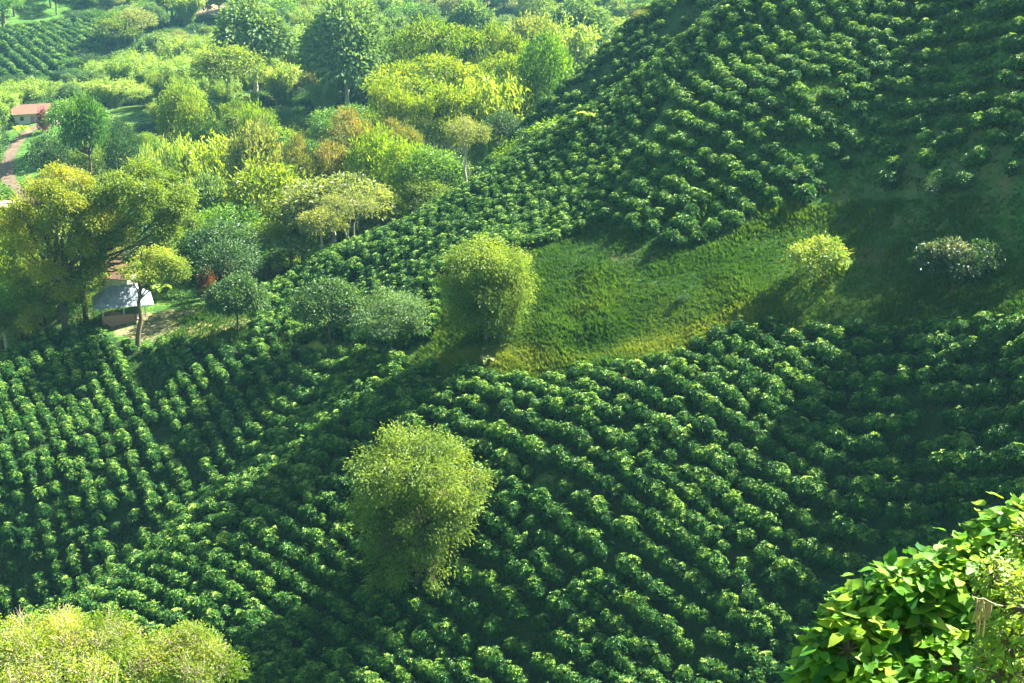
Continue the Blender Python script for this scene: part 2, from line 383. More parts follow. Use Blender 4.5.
def near_zone(x, y):
    u, v = uv_of(x, y)
    top = np.interp(u, [-200, 0, 45, 100, 140, 200, 300, 400, 440, 470, 560, 640, 680, 720, 760, 1000, 1200], [480, 362, 338, 334, 352, 344, 352, 364, 378, 376, 382, 364, 356, 338, 330, 326, 326])
    far = np.interp(u, [-200, 0, 200, 430, 600, 850, 1200], [208, 206, 204, 172, 160, 152, 140])
    k = (v > top) & (y < far) & (v < 790) & (u > -170) & (u < 1180) & (y > 84)
    # bare spots
    for (cu, cv, cr) in [(548, 487, 17), (180, 440, 8), (868, 385, 9), (350, 470, 6)]: k &= np.hypot(u-cu, v-cv) > cr
    return k
lines = {}
def left_keep(x, y):
    u, v = uv_of(x, y); k = near_zone(x, y) & (u < 372) & (y > ribY(u)+1.5)
    lane = np.interp(v, [340, 400, 450, 500], [136, 152, 172, 205]); return k & ~((np.abs(u-lane) < 7) & (v < 500))
def centre_keep(x, y):
    u, v = uv_of(x, y); return near_zone(x, y) & ((u >= 372) | (y <= ribY(u)+1.5))
def guide(pix, ext=60): return world_line([hit(u, v) for u, v in pix], ext)
PTS = []
rs = np.random.default_rng(5)
def add_pts(p, smin, smax, miss=0, tag_=0):
    p = p[rs.random(len(p)) >= miss]
    PTS.append(np.column_stack([p, rs.uniform(smin, smax, len(p)), np.full(len(p), tag_)]))
add_pts(rows(guide([(40,345),(75,420),(110,500),(150,560)]), 1.95, 1.4, (-52, 52), left_keep, seed=1), .72, 1.05, .02)
add_pts(rows(guide([(440,378),(560,405),(680,470),(770,540),(830,572),(900,588),(1000,596)]), 1.88, 1.32, (-48, 48), centre_keep, seed=2), .72, 1.12, .015)
UP = [(604,222),(640,240),(690,252),(740,228),(790,206),(850,196),(905,190),(1180,215),(1200,-160),(770,-120),(735,10),(690,70),(665,120),(640,160)]
def up_keep(x, y):
    u, v = uv_of(x, y); k = inpoly(u, v, UP) & (y > 128) & (y < 250)
    sparse = (u > 880) & (v > 90); pr = np.where(sparse, .75, .88)
    pr = np.where((u > 820) & (v > 150), .4, pr)
    return k & (rs.random(len(x)) < pr)
add_pts(rows(guide([(620,70),(720,115),(800,152),(900,190)]), 2.25, 1.55, (-56, 56), up_keep, .25, seed=3), .78, 1.18)
RIB = [(255,345),(255,300),(300,274),(345,250),(395,224),(465,188),(500,172),(545,132),(590,112),(640,78),(690,38),(735,-5),(760,-120),(775,-120),(745,0),(700,55),(655,120),(620,175),(594,228),(545,252),(500,248),(452,262),(440,300),(436,338),(400,352),(340,346)]
def rib_keep(x, y):
    u, v = uv_of(x, y); k = inpoly(u, v, RIB) & (y > 150) & (y < 226)
    return k
add_pts(rows(guide([(330,300),(450,235),(560,170),(640,105),(720,20)]), 1.85, 1.35, (-46, 46), rib_keep, seed=4), .78, 1.0, .04)
SPUR = [(474,182),(486,150),(520,112),(560,70),(600,40),(640,5),(690,-60),(760,-60),(740,0),(690,44),(640,84),(585,118),(540,136),(500,180)]
def spur_keep(x, y):
    u, v = uv_of(x, y); return inpoly(u, v, SPUR) & (y >= 226) & (y < 300)
add_pts(rows(guide([(500,140),(560,105),(640,60),(680,40)]), 2.5, 1.7, (-40, 40), spur_keep, .3, seed=6), .8, 1.15, .25)
FARP = [(-60,40),(0,33),(60,24),(125,20),(128,30),(105,52),(70,68),(62,80),(0,86),(-60,88)]
def far_keep(x, y):
    u, v = uv_of(x, y); return inpoly(u, v, FARP) & (y > 480) & (y < 700)
add_pts(rows(guide([(0,30),(60,62),(90,80)], 160), 4.6, 3.0, (-60, 60), far_keep, .4, seed=8), 1.5, 1.9)
PTS = np.concatenate(PTS)
# things the bushes keep clear of (trunks, hut)
CLEAR = [(hit(415, 590)[:2], 1.2), (hit(125, 318)[:2], 6), (hit(485, 345)[:2], 3.0), (hit(232, 328)[:2], 2.5), (hit(133, 345)[:2], 1.5)]
kp = np.ones(len(PTS), bool)
for c, r_ in CLEAR: kp &= np.hypot(PTS[:, 0]-c[0], PTS[:, 1]-c[1]) > r_
PTS = PTS[kp]; PZ = ground(PTS[:, 0], PTS[:, 1])
PU, PV = proj(PTS[:, 0], PTS[:, 1], PZ+.8)
print('coffee bushes', len(PTS))
# which bushes show largest: in frame, not hidden by the trees that stand in front of them
front = [(785,690),(800,640),(870,560),(960,525),(1030,495),(1030,690)]; bl = [(-5,632),(90,622),(250,690),(-5,690)]
infr = (PU > 4) & (PU < 1020) & (PV > 0) & (PV < 676) & ~inpoly(PU, PV, front) & ~inpoly(PU, PV, bl) & (np.hypot((PU-415)/78, (PV-505)/78) > 1)
size = PTS[:, 2]/np.sqrt(PTS[:, 0]**2+PTS[:, 1]**2+(PZ-CZ)**2)
order = np.argsort(-(size*infr)); near = order[:300]; rest = order[300:]
first = []
for i, k in enumerate(near):
    x, y, s, _ = PTS[k]
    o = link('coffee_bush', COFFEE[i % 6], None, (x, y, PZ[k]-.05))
    o.rotation_euler = (rs.normal()*.06, rs.normal()*.06, rs.random()*6.28); o.scale = (s*rs.uniform(.92, 1.12), s*rs.uniform(.92, 1.12), s*rs.uniform(.9, 1.12))
    tag(o, 'dark glossy coffee bush in the nearest rows of the slope', 'coffee bush', 'coffee bushes in the nearest rows')
    if i < 6: first.append(o)

def scatter_object(name, pts, scales, rots, protos, label, cat):
    me = bpy.data.meshes.new(name); me.vertices.add(len(pts)); me.vertices.foreach_set('co', np.asarray(pts, np.float32).ravel())
    a = me.attributes.new('psize', 'FLOAT_VECTOR', 'POINT'); a.data.foreach_set('vector', np.asarray(scales, np.float32).ravel())
    a = me.attributes.new('pturn', 'FLOAT_VECTOR', 'POINT'); a.data.foreach_set('vector', np.asarray(rots, np.float32).ravel())
    a = me.attributes.new('pkind', 'INT', 'POINT'); a.data.foreach_set('value', rs.integers(0, len(protos), len(pts)).astype(np.int32))
    o = link(name, me); tag(o, label, cat, kind='stuff')
    ng = bpy.data.node_groups.new(name, 'GeometryNodeTree'); ng.interface.new_socket('Geometry', in_out='INPUT', socket_type='NodeSocketGeometry'); ng.interface.new_socket('Geometry', in_out='OUTPUT', socket_type='NodeSocketGeometry')
    N = ng.nodes; L = ng.links; gi = N.new('NodeGroupInput'); go = N.new('NodeGroupOutput')
    g2i = N.new('GeometryNodeGeometryToInstance')
    for p in reversed(protos):
        oi = N.new('GeometryNodeObjectInfo'); oi.transform_space = 'ORIGINAL'; oi.inputs['Object'].default_value = p; L.new(oi.outputs['Geometry'], g2i.inputs[0])
    m2p = N.new('GeometryNodeMeshToPoints'); L.new(gi.outputs[0], m2p.inputs[0])
    ip = N.new('GeometryNodeInstanceOnPoints'); L.new(m2p.outputs[0], ip.inputs['Points']); L.new(g2i.outputs[0], ip.inputs['Instance']); ip.inputs['Pick Instance'].default_value = True
    def attr(nm, ty):
        n_ = N.new('GeometryNodeInputNamedAttribute'); n_.data_type = ty; n_.inputs['Name'].default_value = nm; return n_.outputs[0]
    L.new(attr('psize', 'FLOAT_VECTOR'), ip.inputs['Scale']); L.new(attr('pkind', 'INT'), ip.inputs['Instance Index'])
    e2r = N.new('FunctionNodeEulerToRotation'); L.new(attr('pturn', 'FLOAT_VECTOR'), e2r.inputs[0]); L.new(e2r.outputs[0], ip.inputs['Rotation'])
    L.new(ip.outputs[0], go.inputs[0]); md = o.modifiers.new('scatter', 'NODES'); md.node_group = ng
    return o
m_ = len(rest); s_ = PTS[rest, 2]
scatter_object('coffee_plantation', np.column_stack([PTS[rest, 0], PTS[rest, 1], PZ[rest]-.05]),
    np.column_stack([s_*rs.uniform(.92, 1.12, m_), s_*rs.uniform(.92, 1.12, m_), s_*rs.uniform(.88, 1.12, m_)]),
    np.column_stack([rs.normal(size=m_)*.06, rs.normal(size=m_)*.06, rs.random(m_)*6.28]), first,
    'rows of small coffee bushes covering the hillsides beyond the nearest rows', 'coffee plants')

# ------------------------------------------------------------------ terrain mesh with what covers it
GU, GV = proj(GX, GY, GZ)
GU = np.where(GY > 5, GU, -9999)
soil = np.zeros(GX.shape); fl = lambda f: f(GX.ravel(), GY.ravel()).reshape(GX.shape)
def near_soft(x, y):
    return near_zone(x, y)
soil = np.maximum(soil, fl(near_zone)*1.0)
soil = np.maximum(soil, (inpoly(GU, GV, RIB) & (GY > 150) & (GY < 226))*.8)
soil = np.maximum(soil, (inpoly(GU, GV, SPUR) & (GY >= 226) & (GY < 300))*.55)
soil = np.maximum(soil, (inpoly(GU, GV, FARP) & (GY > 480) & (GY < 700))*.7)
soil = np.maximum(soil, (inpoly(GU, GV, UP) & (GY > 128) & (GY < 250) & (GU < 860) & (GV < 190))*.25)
dry_line = [hit(u, v) for u, v in [(440,366),(500,362),(560,366),(640,352),(700,340),(745,322)]]
dry = np.clip(1.15-dist_line(GX, GY, dry_line)/1.7, 0, 1)
dl2 = [hit(u, v) for u, v in [(760,306),(850,304),(930,306),(1010,296),(1060,290)]]
dry = np.maximum(dry, np.clip(.62-dist_line(GX, GY, dl2)/5, 0, 1))
yl = [hit(u, v) for u, v in [(175,325),(230,335),(280,338),(330,340)]]
dry = np.maximum(dry, np.clip(1.1-dist_line(GX, GY, yl)/3.0, 0, 1))
pl = [hit(u, v) for u, v in [(602,222),(625,180),(650,145),(690,95)]]
dry = np.maximum(dry, np.clip(.55-dist_line(GX, GY, pl)/4, 0, 1))
YARD = [(100,322),(150,312),(190,308),(230,308),(260,316),(240,334),(190,338),(150,345),(110,335)]
dirt = (inpoly(GU, GV, YARD) & (GY > 185) & (GY < 215))*.5
dirt = np.maximum(dirt, np.clip(.9-dist_line(GX, GY, [hit(515, 346), hit(530, 342)])/2.2, 0, 1)*.5)
dirt = np.maximum(dirt, (np.hypot(GU-548, GV-487) < 13)*(GY < 200)*.42)
for (cu, cv, ru, rv) in [(215, 8, 30, 12), (490, 3, 60, 9), (270, 96, 22, 4)]:
    dirt = np.maximum(dirt, (np.hypot((GU-cu)/ru, (GV-cv)/rv) < 1)*(GY > 380)*.7)
wear = np.clip((fbm(GX, GY, 22, 2)-.55)*4, 0, .45)*(GY < 240)
def bank_spot(cu, cv, ru, rv, s):
    return np.exp(-(((GU-cu)/ru)**2+((GV-cv)/rv)**2))*s*(GY < 240)
wear = np.maximum(wear, bank_spot(620, 255, 60, 25, .6)); wear = np.maximum(wear, bank_spot(870, 255, 70, 16, .7)); wear = np.maximum(wear, bank_spot(745, 235, 40, 14, .6))
def fieldmask(x): return x
for (poly, y0, y1, v_) in [([(75,108),(155,104),(160,120),(130,132),(95,122)], 370, 460, .38), ([(22,178),(25,150),(45,130),(70,124),(62,160),(30,186)], 330, 400, .36), ([(185,100),(250,88),(290,92),(240,104),(200,110)], 390, 470, .4)]:
    dry = np.maximum(dry, (inpoly(GU, GV, poly) & (GY > y0) & (GY < y1))*v_)
nx, ny = len(gx), len(gy)
ii = (np.arange(ny-1)[:, None]*nx+np.arange(nx-1)[None]).ravel()
tf = np.stack([ii, ii+1, ii+nx+1, ii+nx], 1)
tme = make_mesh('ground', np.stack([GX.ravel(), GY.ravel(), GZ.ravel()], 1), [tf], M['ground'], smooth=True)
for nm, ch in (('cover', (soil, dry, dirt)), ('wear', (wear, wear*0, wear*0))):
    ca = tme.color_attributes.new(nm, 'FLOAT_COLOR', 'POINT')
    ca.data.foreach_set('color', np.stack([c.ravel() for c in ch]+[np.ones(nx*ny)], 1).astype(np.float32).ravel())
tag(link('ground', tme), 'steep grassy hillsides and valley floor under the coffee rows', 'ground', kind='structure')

# grass tufts
def wear_at(x, y):
    i = np.clip(np.searchsorted(gx, x), 0, len(gx)-1); j = np.clip(np.searchsorted(gy, y), 0, len(gy)-1); return wear[j, i]
def grass():
    r = np.random.default_rng(11); P = []
    zones = [([(400,375),(436,345),(446,290),(520,252),(600,222),(690,255),(790,208),(1120,190),(1120,335),(760,338),(640,368),(520,386)], 112, 205, 42000),
             ([(-20,350),(200,345),(640,370),(760,330),(1040,325),(1040,700),(-20,700)], 88, 205, 26000), (UP, 126, 250, 22000), ([(590,230),(640,140),(700,70),(740,10),(760,10),(700,90),(650,170),(620,240)], 140, 220, 2500),
             ([(160,340),(180,304),(260,310),(345,318),(345,352),(250,345)], 180, 212, 2600), ([(470,180),(640,0),(760,-20),(640,90),(500,180)], 226, 300, 4000)]
    for poly, y0, y1, cnt in zones:
        x = r.uniform(-75, 80, cnt*12); y = r.uniform(y0, y1, cnt*12); u, v = uv_of(x, y); k = inpoly(u, v, poly); P.append(np.stack([x[k], y[k]], 1)[:cnt])
    P = np.concatenate(P); P = P[r.random(len(P)) > 1.3*np.clip(wear_at(P[:, 0], P[:, 1]), 0, .6)]; m = len(P); z = ground(P[:, 0], P[:, 1])
    nb = 5; base = np.repeat(np.column_stack([P, z]), nb, 0)+r.normal(size=(m*nb, 3))*[.12, .12, 0]
    hs = np.repeat((.22+.6*fbm(P[:, 0], P[:, 1], 5, 2)**2*2)*np.where(near_zone(P[:, 0], P[:, 1]), .7, 1), nb)*r.uniform(.6, 1.3, m*nb)
    th = r.random(m*nb)*6.28; D = np.stack([np.cos(th)*.5, np.sin(th)*.5, np.ones(m*nb)], 1); Nn = np.stack([-np.cos(th), -np.sin(th), np.full(m*nb, .4)], 1)
    v, f = leaves(base-[0, 0, .04], D, Nn, hs, hs*.16+.05, .02, .1)
    dd = dist_line(P[:, 0], P[:, 1], dry_line); t = .35+.5*(fbm(P[:, 0]+9, P[:, 1], 9, 3)-.5)*2+np.clip(1-dd/3, 0, 1)*.6
    t = np.clip(np.repeat(t, nb)+r.normal(size=m*nb)*.12, 0, 1)
    o = link('grass', make_mesh('grass', v, [f], M['grassblade'], t)); tag(o, 'short rough grass on the bank and between the bushes', 'grass', kind='stuff')
grass()

# ------------------------------------------------------------------ trees
def lobes_round(r, n_, rad, hgt, z0, spread=.62, lr=(.34, .52)):
    out = []
    for i in range(n_):
        a = i*2.399+r.random(); q = math.sqrt((i+.5)/n_)*spread; k = r.uniform(*lr)
        z = z0+hgt*(.30+.42*(1-q/spread*.75)*r.uniform(.7, 1.15)) if i else z0+hgt*.6
        out.append((rad*q*math.cos(a), rad*q*math.sin(a), z, rad*k, min(rad*k, hgt*.42)))
    return out
def crown_mesh(name, r, lobes, clumps, per, cr, L, asp, droop, mat, low=-.5, tint=.5, shellin=.72, spray=.6, toptint=.12, flat=0):
    lob = np.array(lobes); w = lob[:, 3]**2; w = w/w.sum(); cnt = r.multinomial(int(clumps*1.35), w)
    P = []; Nn = []; K = []
    for li, (l, c) in enumerate(zip(lob, cnt)):
        d = unit(r.normal(size=(c*3, 3))); d = d[d[:, 2] > low][:c]
        p = l[:3]+d*np.array([l[3], l[3], l[4]])*(shellin+(1.04-shellin)*r.random((len(d), 1))**.45)
        ins = np.zeros(len(p), bool)
        for lj, o in enumerate(lob):
            if lj != li: ins |= (((p-o[:3])/np.array([o[3], o[3], o[4]]))**2).sum(1) < .5
        p, d = p[~ins], d[~ins]; P.append(p); Nn.append(d); K.append(np.full(len(p), r.normal()*.10))
    P = np.concatenate(P)[:]; Nn = np.concatenate(Nn); K = np.concatenate(K)+r.normal(size=len(P))*.13
    m = len(P); c = np.repeat(P, per, 0); d = np.repeat(Nn, per, 0); N_ = m*per
    off = r.normal(size=(N_, 3))*cr*[1, 1, .75 if not flat else .35]
    off[:, 2] -= np.abs(r.normal(size=N_))*droop*cr*.8
    pos = c+off; D = unit(off/cr)*spray+d*.5+r.normal(size=(N_, 3))*.35; D[:, 2] -= droop
    nn = d*.6+np.array([0, 0, .9])+r.normal(size=(N_, 3))*.45
    if droop > .5: nn = d+r.normal(size=(N_, 3))*.5
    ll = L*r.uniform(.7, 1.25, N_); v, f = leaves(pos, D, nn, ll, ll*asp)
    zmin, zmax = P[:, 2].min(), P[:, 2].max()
    t = np.clip(tint+np.repeat(K, per)+r.normal(size=N_)*.10+toptint*((np.repeat(P[:, 2], per)-zmin)/(zmax-zmin)-.5), 0, 1)  # toptint: sunlit tone painted on upper clumps; also the pink-tipped tree's pale tips
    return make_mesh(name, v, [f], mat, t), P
def trunk_mesh(r, lobes, h0, rad, mat, P=None, lean=(0, 0), twigs=0, split=.35, base=-.6):
    t = Tubes(); top = np.array([lean[0], lean[1], h0])
    sp = np.array([lean[0]*split, lean[1]*split, h0*split]); t.add(wob([0, 0, base], sp, 5, .02, r), np.linspace(rad*1.35, rad*.9, 5), 9)
    for l in lobes:
        c = np.array(l[:3])-np.array([0, 0, l[4]*.35]); m = (sp+c)/2+np.array([0, 0, -.08*np.linalg.norm(c-sp)])+(c-sp)*[.0, .0, .0]
        pts = np.array([sp+(c-sp)*0, sp*.55+m*.45, m, c*.6+m*.4, c]); pts[1:4] += r.normal(size=(3, 3))*np.linalg.norm(c-sp)*.03
        t.add(pts, np.linspace(rad*.62, rad*.14, 5), 6)
        if P is not None and twigs:
            near_ = P[np.argsort(((P-np.array(l[:3]))**2).sum(1))[:len(P)//max(1, len(lobes))]]
            for q in near_[r.permutation(len(near_))[:twigs]]: t.add(wob(c, q, 4, .06, r), np.linspace(rad*.15, rad*.03, 4), 4)
    return t.mesh('trunk', mat)

TREEREG = []
def tree_thing(name, trunk, crown, loc, label, cat='tree', group=None, crown_name='crown', rot=0, scale=(1, 1, 1)):
    e = bpy.data.objects.new(name, None); COL.objects.link(e); e.empty_display_size = .5
    e.location = loc; e.rotation_euler = (0, 0, rot); e.scale = scale; tag(e, label, cat, group)
    if trunk: link('trunk', trunk, e)
    link(crown_name, crown, e)
    TREEREG.append((loc[0], loc[1])); return e

# ---- the prototypes of the valley trees: (crown, trunk, height, radius)
PROTO = {}
def proto(key, seed, mat, bark='bark', h=10, rad=4.2, cb=.35, nl=9, clumps=270, per=19, cr=.46, L=.44, asp=.5, droop=.15, lr=(.34, .52), spread=.62, tint=.5, tr=.22, twigs=6, flat=0, low=-.5):
    r = np.random.default_rng(seed); lb = lobes_round(r, nl, rad, h*(1-cb), h*cb, spread, lr)
    if flat:
        lb = []
        for i in range(nl):
            a = i*2.399+r.random(); q = math.sqrt((i+.5)/nl)*.78; k = r.uniform(.24, .38); lb.append((rad*q*math.cos(a), rad*q*math.sin(a), h*(.93-.17*q-.10*(i % 3)), rad*k, h*.07))
    cm, P = crown_mesh('crown', r, lb, clumps, per, cr, L, asp, droop, M[mat], low=low, tint=tint, flat=flat)
    top = P[:, 2].max()+cr*.6; cm.transform(__import__('mathutils').Matrix.Scale(1, 4)); 
    tm = trunk_mesh(r, lb, h, tr, M[bark], P, twigs=twigs, split=.45 if not flat else .5)
    PROTO[key] = (cm, tm, top, np.percentile(np.hypot(P[:, 0], P[:, 1]), 97)+cr*.6)
proto('olive', 21, 'olive', nl=11); proto('green', 22, 'green', nl=10); proto('dark', 23, 'dark', nl=9, L=.36, asp=.6); proto('silver', 24, 'silver', 'palebark', nl=12, h=14, rad=4.6, cb=.04, clumps=620, L=.6)
proto('golden', 25, 'gold', nl=10); proto('lime', 26, 'lime', nl=9); proto('pale', 27, 'palegreen', 'palebark', nl=11, lr=(.24, .38), spread=.8, clumps=300)
proto('umbrella', 28, 'canopy', 'palebark', h=11, rad=5.5, nl=19, clumps=330, per=24, lr=(.2,.32), flat=1, L=.34, cr=.44, low=-.2); proto('rustflat', 29, 'rust', 'palebark', h=11, rad=5, nl=12, clumps=380, flat=1, L=.28, cr=.36, low=-.2)
proto('drygreen', 30, 'green', nl=13, lr=(.22, .36), spread=.8); proto('shrub', 31, 'green', h=3.2, rad=2.2, cb=.02, nl=7, clumps=150, per=9, cr=.3, L=.26, tr=.06, twigs=3)
proto('limeshrub', 32, 'lime', h=3.4, rad=2.2, cb=.02, nl=8, clumps=150, per=9, cr=.3, L=.26, tr=.06, twigs=3); proto('darkshrub', 33, 'dark', h=3.2, rad=2.2, cb=.02, nl=7, clumps=150, per=9, cr=.3, L=.28, asp=.6, tr=.06, twigs=3)
proto('olivewide', 34, 'olive', h=9, rad=5, nl=14, lr=(.22, .4), spread=.8, clumps=380); proto('redshrub', 35, 'red', h=3, rad=2, cb=.05, nl=5, clumps=90, tr=.06); proto('rustshrub', 37, 'rust', h=3, rad=2, cb=.05, nl=5, clumps=120, tr=.06); proto('magentashrub', 36, 'magenta', h=3, rad=2, cb=.05, nl=5, clumps=90, tr=.06)

def bamboo_proto(key, seed, mat, h=13, rad=4.5, nc=46):
    r = np.random.default_rng(seed); t = Tubes(); V = []; Fq = []; T = []; n0 = 0
    for i in range(nc):
        a = r.random()*6.28; b0 = r.random()**.5*1.1; hh = h*r.uniform(.7, 1.02); out = rad*r.uniform(.25, 1.0)
        s = np.linspace(0, 1, 9)[:, None]; dirv = np.array([math.cos(a), math.sin(a), 0]); 
        pts = dirv*b0+dirv*out*s**2.3+np.array([0, 0, 1.])*hh*(s-.20*np.clip(s-.55, 0, 1)**2*4*(out/rad)); pts[0, 2] = -.5
        t.add(pts, np.linspace(.07, .015, 9), 5)
        k = 46; sp = r.uniform(.28, 1, k)**.8; ix = sp*8; P = np.stack([np.interp(ix, np.arange(9), pts[:, c]) for c in range(3)], 1)
        per = 4; c = np.repeat(P, per, 0)+r.normal(size=(k*per, 3))*[.42, .42, .3]; D = r.normal(size=(k*per, 3))*.6+dirv*.5; D[:, 2] -= .75
        L = r.uniform(.5, .95, k*per); v, f = leaves(c, D, r.normal(size=(k*per, 3))+[0, 0, .8]+dirv*.6, L, L*.28); V.append(v); Fq.append(f+n0); n0 += len(v)
        T.append(np.clip(.35+.35*np.repeat(sp, per)+r.normal()*.10+r.normal(size=k*per)*.08, 0, 1))
    cm = make_mesh('crown', np.concatenate(V), [np.concatenate(Fq)], M[mat], np.concatenate(T))
    PROTO[key] = (cm, t.mesh('culms', M['olive_culm']), h*.93, rad*.9)
M['olive_culm'] = noise_mat('bamboo_culms', (.12,.16,.04), (.25,.26,.08), 5, .6, .1)
bamboo_proto('bamboo', 41, 'bamboo'); bamboo_proto('bamboowide', 42, 'bamboo', 10, 5.2, 50); bamboo_proto('bambooyellow', 43, 'lime', 11, 4, 44)

def put(kind, u, vtop, wpx, Y, name, label, cat='tree', group=None, rot=None, base_v=None):
    if Y < 145: Y = hit(u, vtop+wpx*.7)[1]
    cm, tm, h0, r0 = PROTO[kind]; top = at(u, vtop, Y); g = g1(top[0], top[1])
    h = top[2]-g; wr = wpx/2*Y/F*1.02
    if h < 1.2 or h > 34: print('HEIGHT?', kind, u, vtop, Y, round(h, 1))
    h = max(h, 1.2); e = tree_thing(name, tm, cm, (top[0], top[1], g-.1), label, cat, group, rot=random.random()*6.28 if rot is None else rot, scale=(wr/r0, wr/r0, h/h0))
    return e

